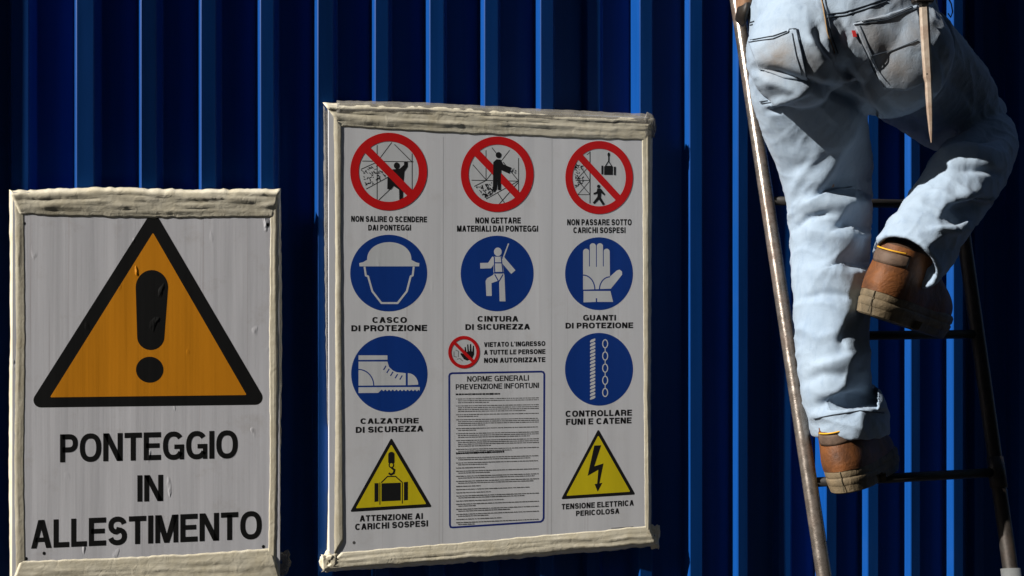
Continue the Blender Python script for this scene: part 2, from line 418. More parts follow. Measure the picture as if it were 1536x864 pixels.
# ---------------------------------------------------------------- printed graphics, laid on a board's face
class Print:
    """Flat printing on the face of a board; every shape is traced on the photograph and laid onto the board's plane."""
    def __init__(self, y): self.y0 = y; self.k = 0; self.mb = MB()
    def lay(self): self.k += 1; return self.y0 - 0.000004 * self.k
    def poly(self, pts, mi=0, y=None):
        y = self.lay() if y is None else y
        self.mb.face([P(u, v, y) for u, v in pts], mi)
    def stroke(self, pts, t, mi=0, closed=False):
        y = self.lay()
        for q in thick(pts, t, closed): self.mb.face([P(u, v, y) for u, v in q], mi)
    def ell(self, cu, cv, rx, ry, mi=0, n=64): self.poly([(cu + rx * math.cos(2 * math.pi * i / n), cv + ry * math.sin(2 * math.pi * i / n)) for i in range(n)], mi)
    def ring(self, cu, cv, rx, ry, qx, qy, mi=0, n=72):
        y = self.lay(); c = [(math.cos(2 * math.pi * i / n), math.sin(2 * math.pi * i / n)) for i in range(n)]
        for i in range(n):
            a, b = c[i], c[(i + 1) % n]
            self.mb.face([P(cu + x * X, cv + z * Z, y) for x, X, z, Z in ((a[0], rx, a[1], ry), (b[0], rx, b[1], ry), (b[0], qx, b[1], qy), (a[0], qx, a[1], qy))], mi)
    def text(self, s, ul, ur, tl, bl, tr=None, br=None, t=0.19, gap=0.11, word=0.30, mi=0):
        tr = tl if tr is None else tr; br = bl if br is None else br; y = self.lay()
        for q in text_quads(s, t, gap, word):
            self.mb.face([P(ul + (ur - ul) * a, (bl + (br - bl) * a) * (1 - b) + (tl + (tr - tl) * a) * b, y) for a, b in q], mi)
    def rtri(self, pts, r, mi=0, n=7):
        out = []
        for i in range(3):
            p = Vector((*pts[i], 0)); a = (Vector((*pts[i - 1], 0)) - p).normalized(); b = (Vector((*pts[(i + 1) % 3], 0)) - p).normalized()
            h = a.angle(b) / 2; bis = (a + b).normalized(); c = p + bis * (r / math.sin(h)); d0 = (p + a * (r / math.tan(h))) - c; d1 = (p + b * (r / math.tan(h))) - c
            for k in range(n + 1):
                d = d0.normalized().slerp(d1.normalized(), k / n) * r; out.append((c.x + d.x, c.y + d.y))
        self.poly(out, mi)
    def build(self, name, mats, parent): return self.mb.build(name, mats, parent, recalc=False)

def board(corners, y, thickness, name, mat, parent, n=30):
    m = MB(); (a, b, c, d) = [P(u, v, y) for u, v in corners]          # tl tr br bl
    rows = []
    for j in range(n + 1):
        l = a.lerp(d, j / n); r = b.lerp(c, j / n); rows.append([l.lerp(r, i / n) for i in range(n + 1)])
    m.grid(rows)
    edge = rows[0] + [r[-1] for r in rows[1:]] + rows[-1][::-1][1:] + [r[0] for r in rows[::-1][1:-1]]
    back = [p + Vector((0, thickness, 0)) for p in edge]
    for i in range(len(edge)):
        k = (i + 1) % len(edge); m.face([edge[i], back[i], back[k], edge[k]])
    m.face(back[::-1])
    return m.build(name, mat, parent, recalc=False)

def tape(name, inner, outer, y, mat, parent, seed=0, back=0.014, lift=0.003, rag=2.0, n=90, m_=14, wrap=0.35, bulge=None, ridge=1.0):
    """A crumpled tape strip. inner and outer are pixel polylines along the face edge and the free edge; the last part of
    the width (wrap) turns back over the board's edge to the fence."""
    def along(pl, s):
        L = [0]
        for i in range(len(pl) - 1): L.append(L[-1] + math.hypot(pl[i + 1][0] - pl[i][0], pl[i + 1][1] - pl[i][1]))
        t = s * L[-1]
        for i in range(len(pl) - 1):
            if t <= L[i + 1] or i == len(pl) - 2:
                k = (t - L[i]) / max(1e-9, L[i + 1] - L[i]); return Vector((pl[i][0] + (pl[i + 1][0] - pl[i][0]) * k, pl[i][1] + (pl[i + 1][1] - pl[i][1]) * k))
    M = MB(); rows = []
    for i in range(n + 1):
        s = i / n; a = along(inner, s); b = along(outer, s); row = []
        j1 = rag * .3 * noise.noise((s * 7, seed, 1.5)) + rag * .45 * noise.noise((s * 40, seed, 4.5)); j2 = rag * 0.3 * noise.noise((s * 9, seed, 8.5)) + rag * .6 * noise.noise((s * 55, seed, 2.5))
        w = (b - a); wl = w.length; w.normalize()
        a = a - w * j1; b = b + w * j2
        for j in range(m_ + 1):
            t = j / m_; q = a.lerp(b, t)
            f = 0 if t < 1 - wrap else ((t - 1 + wrap) / wrap)
            p = P(q.x, q.y, 0)
            long = noise.noise((s * 3.1 + seed, t * 5.5 + seed * 2, seed)); cr = noise.noise((p.x * 38, p.z * 38, seed)); sm = noise.noise((p.x * 110, p.z * 110, seed + 3))
            fold = (1 - abs(noise.noise((s * 2.2 + seed * 3, t * 7.5 + 0.5 * noise.noise((s * 4, seed, 2)), seed * 1.7)))) ** 5
            h = lift * min(1, t * 2.6) * (0.35 + ridge * fold + 0.5 * abs(long) + 0.35 * max(0, cr) + 0.12 * sm) + 0.0002
            if bulge: h += bulge * math.exp(-((t - 0.55) / 0.2) ** 2) * (0.7 + 0.5 * noise.noise((s * 5, seed, 6)))
            yy = y - h * (1 - f * 0.6) + back * (1 - math.sqrt(max(0, 1 - f * f)))
            row.append(P(q.x, q.y, yy))
        rows.append(row)
    M.grid(rows)
    o = M.build(name, mat, parent, smooth=True, recalc=False)
    md = o.modifiers.new('thickness', 'SOLIDIFY'); md.thickness = 0.0003; md.offset = -1
    return o

def knot(name, u, v, ru, rv, y, mat, parent, seed, depth=0.012):
    """A crumpled wad of tape at a corner."""
    M = MB(); n = 26; rows = []
    for i in range(n + 1):
        th = math.pi * (0.03 + 0.94 * i / n); row = []
        for k in range(n):
            ph = 2 * math.pi * k / n; d = Vector((math.sin(th) * math.cos(ph), math.cos(th), math.sin(th) * math.sin(ph)))
            r = 1 + 0.5 * noise.noise(d * 1.7 + Vector((seed, 0, 0))) + 0.26 * noise.noise(d * 4.5 + Vector((0, seed, 0)))
            sq = lambda x: math.copysign(abs(x) ** 0.7, x)
            row.append(P(u + ru * sq(d.x) * r, v + rv * sq(d.z) * r, y + depth * 0.6 * d.y * r))
        rows.append(row)
    M.grid(rows, close=True)
    return M.build(name, mat, parent, smooth=True)

# ================================================================ the scaffold warning board (left)
Y1 = -0.017
sign1 = thing('warning_sign', 'worn white warning board with large orange triangle and exclamation mark, taped to blue fence', 'sign', P(217, 570, -0.008))
board([(19, 288), (418, 288), (420, 862), (18, 872)], Y1, 0.016, 'board', M_WHITE1, sign1)
p = Print(Y1 - 0.0001); p.rtri([(229.8, 313), (41, 611.5), (402, 607)], 11, 0)
tri = p.build('warning_triangle', [K1], sign1); tri['label'] = 'black bordered orange triangle'
q = Print(Y1 - 0.0002); q.rtri([(229.5, 349), (75, 596), (370, 592.5)], 1.2, 0); q.build('orange_field', [ORANGE], tri)
q = Print(Y1 - 0.0003)
top = [(203.5 + 24.3 * (1 - math.cos(math.pi * k / 16)), 431 - 26 * math.sin(math.pi * k / 16)) for k in range(17)]
bot = [(246.5 - 20.4 * (1 - math.cos(math.pi * k / 16)), 505 + 20 * math.sin(math.pi * k / 16)) for k in range(17)]
q.poly(top + bot); q.ell(224.5, 554.5, 20.5, 19.5); q.build('exclamation_mark', [K1], tri)
for s, a in (('PONTEGGIO', (90, 356.5, 651.5, 693.5, 645.5, 687)), ('IN', (206, 244.5, 713, 752.5, 712, 751.5)), ('ALLESTIMENTO', (46.5, 392.5, 780.5, 823, 766.5, 808))):
    q = Print(Y1 - 0.0002); q.text(s, *a, t=0.185, gap=0.075, word=0.3); q.build('lettering', [K1], sign1)
for u, v in ((39, 838), (66, 830), (395, 820), (402, 337), (36, 335)):
    q = Print(Y1 - 0.0002); q.ell(u, v, 2.2, 2.6); q.build('screw_hole', [K1], sign1)
T = lambda *a, **k: tape('tape_strip', *a, **k)
T([(30, 322), (150, 326), (300, 327), (410, 326)], [(14, 286), (150, 281), (300, 284), (421, 283)], Y1, TAPE, sign1, 1, lift=0.0022, ridge=1.1, rag=3.2, wrap=0.16)
T([(36, 300), (38, 500), (36, 700), (38, 850)], [(14, 284), (15, 500), (13, 700), (15, 872)], Y1, TAPEV, sign1, 2, ridge=0.5, lift=0.0009, wrap=0.55, rag=1.6)
T([(406, 300), (404, 500), (405, 700), (402, 860)], [(421, 284), (423, 500), (421, 700), (419, 872)], Y1, TAPEV, sign1, 3, ridge=0.5, lift=0.0009, wrap=0.5, rag=1.6)
T([(30, 842), (150, 838), (290, 831), (408, 822)], [(14, 884), (150, 882), (290, 880), (424, 876)], Y1, TAPE, sign1, 4, lift=0.002, ridge=1.0, rag=3, wrap=0.2)
knot('tape_wad', 421, 843, 13, 16, -0.006, FILM, sign1, 3.3, 0.014)

# ================================================================ the safety notice board (middle)
Y2 = -0.016
sign2 = thing('safety_notice_board', 'tall white safety notice board of red, blue and yellow pictograms, edged with ivory tape', 'sign', P(735, 500, -0.008))
board([(493, 158), (973, 176), (974, 815), (494, 850)], Y2, 0.0155, 'board', M_WHITE2, sign2)
YA, YB, YC = Y2 - 0.0001, Y2 - 0.0004, Y2 - 0.0009
for u in (665, 828):
    q = Print(Y2 - 0.00006); q.stroke([(u, 205), (u - .5, 500), (u - 1, 815)], 0.5); q.build('panel_seam', [SEAMI], sign2)

def caption(parent, lines, t=0.225, mat=K2):
    q = Print(YA)
    for s, a in lines: q.text(s, *a, t=t)
    return q.build('caption', [mat], parent)

def prohibition(cu, cv, rx, ry, qx, figure, label):
    q = Print(YA); q.ell(cu, cv, rx * 0.98, ry * 0.98, 0)
    d = q.build('prohibition_symbol', [WHITEI], sign2); d['label'] = label
    f = Print(YA - 0.00005); figure(f); f.build('figure', [K2, WHITEI], d)
    r = Print(YA - 0.00030); r.ring(cu, cv, rx, ry, qx, qx * ry / rx, 0)
    k = 0.7071
    a = (cu - qx * 1.06 * k, cv - qx * ry / rx * 1.06 * k); b = (cu + qx * 1.06 * k, cv + qx * ry / rx * 1.06 * k)
    r.stroke([a, b], rx * 0.2, 0); r.build('red_ring', [RED], d)
    return d

def speckle(f, poly, n, seed, s=1.3):
    r = random.Random(seed)
    (ax, ay), (bx, by), (cx, cy), (dx, dy) = poly
    for _ in range(n):
        i, j = r.random(), r.random(); u = (ax + (bx - ax) * i) * (1 - j) + (dx + (cx - dx) * i) * j; v = (ay + (by - ay) * i) * (1 - j) + (dy + (cy - dy) * i) * j
        a = r.uniform(0, 3.1); l = s * r.uniform(0.7, 2.0)
        f.stroke([(u - l * math.cos(a), v - l * math.sin(a)), (u + l * math.cos(a), v + l * math.sin(a))], s * r.uniform(.6, 1.2))

def fig1(f):
    z = lambda x, y: (510 + x / 5.08, 190 + y / 5.08)
    for ln in ([(283, 140), (283, 560)], [(170, 262), (560, 268)], [(395, 120), (270, 285)], [(415, 135), (545, 265)], [(550, 205), (550, 520)], [(160, 325), (300, 262)], [(200, 475), (385, 375)], [(295, 560), (390, 470)]): f.stroke([z(*p) for p in ln], 1.15)
    speckle(f, [z(165, 335), z(300, 285), z(350, 385), z(200, 460)], 46, 1)
    f.ell(*z(432, 297), 4.3, 5)
    f.poly([z(*p) for p in ((400, 325), (455, 320), (488, 290), (488, 268), (515, 268), (515, 305), (490, 340), (482, 430), (478, 560), (452, 560), (450, 480), (408, 452), (388, 478), (360, 475), (362, 380), (385, 395), (405, 400))])
def fig2(f):
    z = lambda x, y: (670 + x / 5.08, 190 + y / 5.08)
    for ln in ([(300, 180), (300, 410)], [(345, 160), (400, 230)], [(480, 180), (300, 410)], [(200, 290), (300, 405)], [(190, 408), (545, 415)], [(548, 240), (548, 500)], [(430, 270), (545, 410)], [(300, 552), (545, 415)], [(385, 500), (440, 580)], [(400, 590), (545, 425)], [(210, 455), (300, 410)]): f.stroke([z(*p) for p in ln], 1.1)
    speckle(f, [z(225, 460), z(345, 425), z(375, 490), z(300, 545)], 52, 2)
    f.ell(*z(395, 216), 4.2, 4.5)
    f.poly([z(*p) for p in ((355, 270), (380, 248), (410, 250), (428, 285), (492, 312), (478, 358), (415, 330), (412, 482), (390, 482), (388, 400), (380, 482), (352, 482))])
    speckle(f, [z(488, 315), z(520, 320), z(530, 355), z(495, 352)], 10, 3, 0.9)
def fig3(f):
    z = lambda x, y: (830 + x / 5.08, 190 + y / 5.08)
    f.stroke([z(280, 190), z(280, 585)], 1.4)
    for ln in ([(255, 215), (280, 195)], [(180, 400), (275, 300)], [(210, 310), (278, 410)], [(278, 415), (190, 515)], [(195, 420), (278, 515)], [(185, 518), (278, 518)], [(170, 410), (278, 410)]): f.stroke([z(*p) for p in ln], 1.0)
    speckle(f, [z(165, 270), z(220, 290), z(235, 440), z(170, 470)], 40, 4, 1.2)
    load(f, z, 420, 335, 1.0)
    f.ell(*z(345, 455), 2.4, 2.6)
    f.poly([z(*p) for p in ((335, 470), (362, 472), (395, 515), (388, 525), (365, 505), (362, 540), (392, 590), (378, 600), (348, 555), (312, 590), (300, 580), (335, 535), (338, 510), (308, 518), (306, 506), (330, 495))])
def load(f, z, cx, cy, s):
    Z = lambda x, y: z(cx + x * s, cy + y * s)
    f.ell(*Z(2, -122), 1.9 * s, 3.2 * s); f.stroke([Z(2, -110), Z(2, -70)], 1.9 * s); f.stroke([Z(-24, -34), Z(0, -72), Z(26, -34)], 1.2 * s, closed=True)
    f.poly([Z(-33, -32), Z(33, -32), Z(33, 32), Z(-33, 32)]); f.poly([Z(-54, -38), Z(-40, -38), Z(-40, 28), Z(-54, 28)]); f.poly([Z(41, -30), Z(56, -30), Z(56, 34), Z(41, 34)])

a = prohibition(583, 257.3, 57.7, 58.3, 45, fig1, 'red ring symbol of a man climbing a scaffold')
caption(a, [('NON SALIRE O SCENDERE', (526.7, 640.5, 323.8, 332.6, 324.8, 333.6)), ('DAI PONTEGGI', (552.3, 616.5, 337.2, 345.8))])
a = prohibition(745.8, 261.3, 54.6, 56.6, 43, fig2, 'red ring symbol of a man throwing down material')
caption(a, [('NON GETTARE', (712.9, 781.2, 326.2, 335.2)), ('MATERIALI DAI PONTEGGI', (685.4, 807.2, 338.4, 347.5))])
a = prohibition(898.7, 266.2, 50.7, 54.8, 40, fig3, 'red ring symbol of a man walking under a load')
caption(a, [('NON PASSARE SOTTO', (850.7, 947.5, 328.8, 338)), ('CARICHI SOSPESI', (860, 938.3, 340.9, 349.7))])

def mandatory(cu, cv, rx, ry, figure, label):
    q = Print(YA); q.ell(cu, cv, rx, ry, 0); d = q.build('mandatory_symbol', [BLUEI], sign2); d['label'] = label
    f = Print(YA - 0.00005); figure(f); f.build('figure', [WHITEI, BLUEI], d)
    return d
def helmet(f):
    z = lambda x, y: (510 + x / 4.955, 345 + y / 4.955)
    dome = [z(366 - 165 * math.cos(math.pi * k / 24), 222 - 132 * math.sin(math.pi * k / 24) ** 0.9) for k in range(25)]
    f.poly([z(*p) for p in ((145, 270), (143, 246), (170, 240))] + dome + [z(*p) for p in ((565, 240), (590, 246), (588, 270))])
    f.stroke([z(*p) for p in ((182, 272), (192, 338), (209, 345), (240, 455), (308, 543), (428, 543), (497, 455), (525, 345), (540, 338), (548, 272))], 2.9)
def harness(f):
    z = lambda x, y: (510 + x / 4.955, 345 + y / 4.955)
    f.ell(*z(1173, 162), 5.8, 6.4)
    f.stroke([z(1213, 208), z(1253, 100)], 1.9)
    f.poly([z(*p) for p in ((1143, 198), (1203, 198), (1220, 335), (1140, 335))])
    f.stroke([z(*p) for p in ((1150, 208), (1112, 264), (1042, 266))], 8.4); f.stroke([z(*p) for p in ((1205, 215), (1288, 313))], 8.4)
    f.poly([z(*p) for p in ((1142, 332), (1200, 332), (1190, 372), (1126, 395), (1128, 490), (1088, 490), (1082, 378), (1095, 358))])
    f.poly([z(*p) for p in ((1182, 335), (1222, 332), (1230, 530), (1186, 530))])
    for ln in ([(1147, 200), (1150, 320)], [(1198, 200), (1212, 320)], [(1147, 244), (1204, 244)], [(1140, 320), (1218, 318)], [(1150, 330), (1180, 385)], [(1212, 330), (1180, 385)]): f.stroke([z(*p) for p in ln], 1.6, 1)
    f.stroke([z(1148, 318), z(1215, 317)], 2.6, 1)
def glove(f):
    z = lambda x, y: (820 + x / 2.93, 345 + y / 2.93)
    cap = lambda x0, x1, y: [z((x0 + x1) / 2 - (x1 - x0) / 2 * math.cos(math.pi * k / 10), y + (x1 - x0) / 2 * (1 - math.sin(math.pi * k / 10))) for k in range(11)]
    f.poly(cap(160, 187, 82) + cap(189, 217, 58) + cap(220, 248, 58) + cap(250, 277, 82) + [z(*p) for p in ((278, 205), (308, 178), (320, 174), (331, 182), (332, 195), (325, 205), (282, 258), (160, 262))])
    f.poly([z(*p) for p in ((162, 268), (280, 268), (292, 316), (222, 316), (222, 300), (216, 300), (216, 316), (162, 318))])
    for x, y in ((188, 160), (218.5, 162), (249, 160)): f.stroke([z(x, y - 90), z(x, y)], 1.2, 1)
    f.stroke([z(160 + 52 * math.sin(math.pi / 2 * k / 9), 262 - 64 * math.cos(math.pi / 2 * k / 9)) for k in range(10)], 1.7, 1)
    f.stroke([z(278 - 46 * math.sin(math.pi / 2 * k / 9), 262 - 56 * math.cos(math.pi / 2 * k / 9)) for k in range(10)], 1.7, 1)
def chains(f):
    z = lambda x, y: (820 + x / 2.93, 345 + y / 2.93)
    for k in range(17):
        y = 480 + k * 15.7
        f.poly([z(*p) for p in ((190, y + 9), (196, y + 2), (213, y - 4), (214, y + 5), (206, y + 11), (191, y + 15))])
    for k in range(5):
        y = 500 + 53.5 * k; f.stroke([z(257 + 11 * math.cos(2 * math.pi * i / 16), y + 18 * math.sin(2 * math.pi * i / 16)) for i in range(16)], 1.5, closed=True)
        if k < 4: f.stroke([z(257, y + 16), z(257, y + 38)], 1.2)
def shoe(f):
    z = lambda x, y: (510 + x / 2.88, 500 + y / 2.88)
    f.poly([z(*p) for p in ((80, 95), (205, 95), (205, 114), (80, 115))])
    f.poly([z(*p) for p in ((80, 122), (205, 122), (212, 145), (228, 160), (245, 168), (284, 172), (284, 224), (80, 226))])
    f.poly([z(293, 172)] + [z(293 + 45 * math.sin(math.pi / 2 * k / 10), 222 - 50 * math.cos(math.pi / 2 * k / 10)) for k in range(11)] + [z(293, 224)])
    f.poly([z(80, 233), z(345, 232), z(344, 250)] + [z(340 - k * 8, 250 if k % 2 else 243) for k in range(21)] + [z(165, 257), z(80, 258)])
    f.stroke([z(80 + 66 * math.sin(math.pi / 2 * k / 9), 226 - 70 * math.cos(math.pi / 2 * k / 9)) for k in range(10)], 1.7, 1)
    for x, y in ((192, 150), (206, 163), (222, 176), (242, 186), (262, 192)): f.stroke([z(x - 4, y + 8), z(x + 7, y - 10)], 1.7, 1)

a = mandatory(583, 409.6, 57.7, 57.5, helmet, 'blue disc with white helmet and face outline')
caption(a, [('CASCO', (558.4, 610.3, 475.6, 484.3)), ('DI PROTEZIONE', (527, 640.6, 487.9, 497, 487.3, 496.4))])
a = mandatory(745.7, 410.2, 54.7, 56.7, harness, 'blue disc with white figure in a harness')
caption(a, [('CINTURA', (716.3, 777.4, 474, 482.4)), ('DI SICUREZZA', (698, 795, 486.3, 494.9, 485.8, 494.2))])
a = mandatory(898.5, 410.5, 50.9, 54.6, glove, 'blue disc with white glove')
caption(a, [('GUANTI', (874.6, 924, 472.4, 480.8)), ('DI PROTEZIONE', (848.3, 949.7, 484.2, 492.8, 483.6, 492.2))])
a = mandatory(584, 560.8, 57.3, 57.3, shoe, 'blue disc with white safety boot')
caption(a, [('CALZATURE', (540.6, 628, 627.6, 635.8, 626.8, 635)), ('DI SICUREZZA', (533.6, 635, 640.4, 649.4, 638.4, 647.2))])
a = mandatory(898.5, 553.9, 51, 54.6, chains, 'blue disc with white rope and chain')
caption(a, [('CONTROLLARE', (848.3, 948, 616.2, 625.4, 614.4, 623.4)), ('FUNI E CATENE', (849, 947.3, 628.4, 637.6, 626, 635))])

def yellow_triangle(pts, figure, label):
    q = Print(YA); q.rtri(pts, 1.6, 0); d = q.build('warning_symbol', [K2], sign2); d['label'] = label
    c = [sum(p[0] for p in pts) / 3, sum(p[1] for p in pts) / 3]
    f = Print(YA - 0.00005); f.rtri([(c[0] + (u - c[0]) * 0.86, c[1] + (v - c[1]) * 0.86) for u, v in pts], 1.0, 0); f.build('yellow_field', [YELLOW], d)
    f = Print(YA - 0.00012); figure(f); f.build('figure', [K2, YELLOW], d)
    return d
def crane(f):
    z = lambda x, y: (510 + x / 2.88, 500 + y / 2.88)
    f.stroke([z(222, 524), z(222, 556)], 9.5); f.ell(*z(222, 524), 4.75, 4.2); f.ell(*z(222, 556), 4.75, 3)
    f.ell(*z(222, 569), 4.2, 4.6); f.ell(*z(222, 569), 2.4, 2.8, 1)
    f.stroke([z(*p) for p in ((222, 580), (235, 590), (232, 604), (220, 610), (210, 604))], 3.0)
    f.stroke([z(*p) for p in ((178, 645), (205, 618), (240, 618), (268, 643))], 1.6)
    f.poly([z(*p) for p in ((179, 648), (262, 645), (262, 722), (179, 726))]); f.poly([z(*p) for p in ((149, 647), (166, 647), (166, 726), (149, 728))]); f.poly([z(*p) for p in ((276, 643), (293, 641), (293, 720), (276, 722))])
    f.stroke([z(172, 645), z(172, 740)], 1.2); f.stroke([z(269, 643), z(269, 735)], 1.2)
def bolt(f):
    z = lambda x, y: (730 + x / 2.311, 490 + y / 2.311)
    f.poly([z(*p) for p in ((373, 412), (397, 411), (373, 484), (405, 474), (391, 543), (401, 541), (385, 572), (374, 546), (383, 544), (387, 496), (350, 517))])
a = yellow_triangle([(587, 656.5), (525, 768), (648, 760.5)], crane, 'yellow triangle with a load on a crane hook')
caption(a, [('ATTENZIONE AI', (539.5, 634.3, 773.2, 782.4, 769.6, 778.6)), ('CARICHI SOSPESI', (532.6, 642, 785.8, 795.2, 780.4, 789.6))])
a = yellow_triangle([(897.5, 643.5), (841.5, 749), (953.2, 741.8)], bolt, 'yellow triangle with a lightning bolt')
caption(a, [('TENSIONE ELETTRICA', (842.5, 950.7, 756, 764.4, 750, 758.4)), ('PERICOLOSA', (864, 929, 766.2, 774.2, 762.4, 770.4))])

q = Print(YA); q.ell(695.8, 528.2, 23, 24, 0); a = q.build('prohibition_symbol', [WHITEI], sign2); a['label'] = 'small red ring symbol with a raised black hand'
f = Print(YA - 0.00005); z = lambda x, y: (660 + x / 4.67, 495 + y / 4.67)
f.poly([z(*p) for p in ((168, 205), (190, 215), (225, 205), (240, 170), (238, 110), (230, 110), (226, 150), (222, 150), (218, 98), (210, 98), (208, 148), (203, 148), (198, 100), (190, 102), (192, 152), (186, 155), (180, 118), (172, 120), (174, 172), (150, 160), (142, 168))])
for ln in ([(98, 150), (98, 185), (118, 190)], [(110, 140), (130, 150), (128, 190)], [(118, 205), (140, 200), (160, 218)]): f.stroke([z(*p) for p in ln], 0.9, 1)
f.build('figure', [K2, GREYI], a)
f = Print(YA - 0.00030); f.ring(695.8, 528.2, 23.5, 24.4, 18.8, 19.4); f.stroke([(681.5, 514), (710, 542.5)], 4.6); f.build('red_ring', [RED], a)
caption(a, [("VIETATO L'INGRESSO", (726, 818, 513.4, 520.6, 511.6, 518.8)), ('A TUTTE LE PERSONE', (726, 818, 525, 532.2, 523.6, 530.8)), ('NON AUTORIZZATE', (726, 818, 537, 544.4, 535.6, 543))], t=0.23)

q = Print(YA)
rc = [(673.8, 564), (675, 561), (678, 559.8), (812, 557.4), (815, 558.3), (816.4, 561), (815.4, 777), (814, 780.5), (811, 782.6), (679, 791.2), (676, 790.6), (674.8, 787.5)]
q.stroke(rc, 2.7, 0, True); txt = q.build('rules_box', [INDIGO], sign2)
caption(txt, [('NORME GENERALI', (700.7, 793.2, 564.4, 572.6, 562.6, 570.8))], t=0.17); caption(txt, [('PREVENZIONE INFORTUNI', (683.6, 808.4, 576.4, 584.4, 573.9, 581.9))], t=0.17)
q = Print(YA); r = random.Random(11)
def small_line(v, u0, u1, slope, t):
    u = u0; y = q.lay()
    while u < u1:
        w = min(r.uniform(1.6, 6.5), u1 - u)
        if w > 0.6:
            a_, b_ = v - (u - 683) * slope, v - (u + w - 683) * slope; tt = t * r.uniform(.75, 1.1)
            q.mb.face([P(u, a_ - tt, y), P(u, a_ + tt, y), P(u + w, b_ + tt, y), P(u + w, b_ - tt, y)], 0 if t > 1 else 1)
        u += w + r.uniform(0.5, 1.0)
v = 598.5
small_line(591.5, 683.6, 751, 0.012, 1.25)
while v < 787:
    if abs(v - 680) < 2.6: small_line(680, 684, 756, 0.035, 1.35); v += 5.2; continue
    sl = 0.014 + 0.030 * (v - 598) / 190
    nl = r.choice((1, 2, 2, 3, 4)) if v < 670 else r.choice((1, 1, 2, 2))
    first = True
    for k in range(nl):
        if v > 787 or abs(v - 680) < 2.6: break
        last = k == nl - 1
        small_line(v, 684 if first else 687, r.uniform(710, 806) if last else 808, sl, 0.62); v += 2.8; first = False
    v += 2.0
q.build('rules_text', [K2, GREYI], txt)
q = Print(YA); q.ell(531, 814, 2.2, 2.4); q.build('print_mark', [GREYI], sign2)
q = Print(YA); q.stroke([(917, 792.5), (950, 790.2)], 0.9); q.build('print_mark', [GREYI], sign2)

T([(512, 190), (600, 196), (750, 203), (880, 208), (972, 211)], [(484, 154), (600, 156), (750, 162), (880, 170), (980, 175)], Y2, TAPE, sign2, 11, lift=0.0022, ridge=1.1, rag=3, wrap=0.2)
T([(505, 170), (640, 172), (800, 179), (974, 188)], [(505, 151), (640, 154), (800, 163), (974, 171)], Y2 - 0.0015, FILM, sign2, 12, lift=0.0016, rag=1.5, wrap=0.9, back=0.016)
T([(512, 185), (511, 350), (513, 600), (515, 812)], [(491, 160), (496, 350), (495, 600), (490, 852)], Y2 - 0.001, TAPEV, sign2, 13, ridge=0.5, lift=0.0009, wrap=0.8, rag=1.4, back=0.016)
T([(497, 178), (499, 300), (497, 480), (494, 620)], [(485, 158), (486, 300), (488, 480), (491, 640)], -0.004, FILM, sign2, 14, lift=0.002, wrap=0.3, back=0.003)
T([(963, 190), (965, 400), (966, 600), (968, 800)], [(979, 178), (977, 400), (976, 600), (977, 806)], Y2, TAPEV, sign2, 15, ridge=0.5, lift=0.0009, wrap=0.45, rag=1.0)
T([(512, 829), (620, 820), (760, 808), (900, 796), (975, 788)], [(482, 858), (620, 850), (760, 839), (900, 828), (988, 819)], Y2, TAPE, sign2, 16, lift=0.002, ridge=1.0, rag=3, wrap=0.22)
knot('tape_wad', 973, 190, 9, 17, Y2 + 0.002, FILM, sign2, 4.3, 0.008)
knot('tape_wad', 981, 805, 8, 17, -0.006, TAPE, sign2, 5.9, 0.010)
knot('tape_wad', 494, 842, 11, 14, Y2 + 0.003, TAPE, sign2, 7.3, 0.009)

# ================================================================ the ladder, leaning on the top of the fence
L0, L1 = P(1105, 0, -0.15), P(1236, 864, -0.506)
sl = (L0.y - L1.y) / (L0.z - L1.z)
def on_ladder(u, v):
    y = -0.3
    for _ in range(40): y = L0.y + sl * (P(u, v, y).z - L0.z)
    return P(u, v, y)
R0, R1 = on_ladder(1452, 400), on_ladder(1516, 856)
def rail_at(A, B, z): return A.lerp(B, (z - A.z) / (B.z - A.z))
lad = thing('ladder', 'rusty steel tube ladder leaning on the blue fence under the worker in jeans', 'ladder', (1.45, -0.75, 0))
for A, B, mt in ((L0, L1, STEEL), (R0, R1, DARKSTEEL)):  # right rail's darker steel stands in for the shade on it
    m = MB(); pts = [rail_at(A, B, z) for z in np.linspace(0.02, 3.15, 14)]
    m.tube(pts, 0.0148, 20); m.build('rail', mt, lad, smooth=True)
zr = [on_ladder(1330, 303).z, on_ladder(1400, 502).z, on_ladder(1400, 711).z]
step = (zr[0] - zr[2]) / 2
for k in range(-3, 7):
    z = zr[1] + step * k
    if not 0.1 < z < 3.1: continue
    a, b = rail_at(L0, L1, z), rail_at(R0, R1, z); m = MB()
    m.tube([a, b], 0.0095, 14); o = m.build('rung', SHADESTEEL, lad, smooth=True)
m = MB(); a = rail_at(R0, R1, R1.z + 0.004); b = rail_at(R0, R1, R1.z - 0.2); m.tube([a, b], 0.019, 20); m.build('sleeve', ZINC, lad, smooth=True)
for k in (-1, 1):
    z = zr[1] + step * k; a = rail_at(R0, R1, z + 0.03); b = rail_at(R0, R1, z - 0.03); m = MB(); m.tube([a, b], 0.0175, 18); m.build('weld_collar', DARKSTEEL, lad, smooth=True)

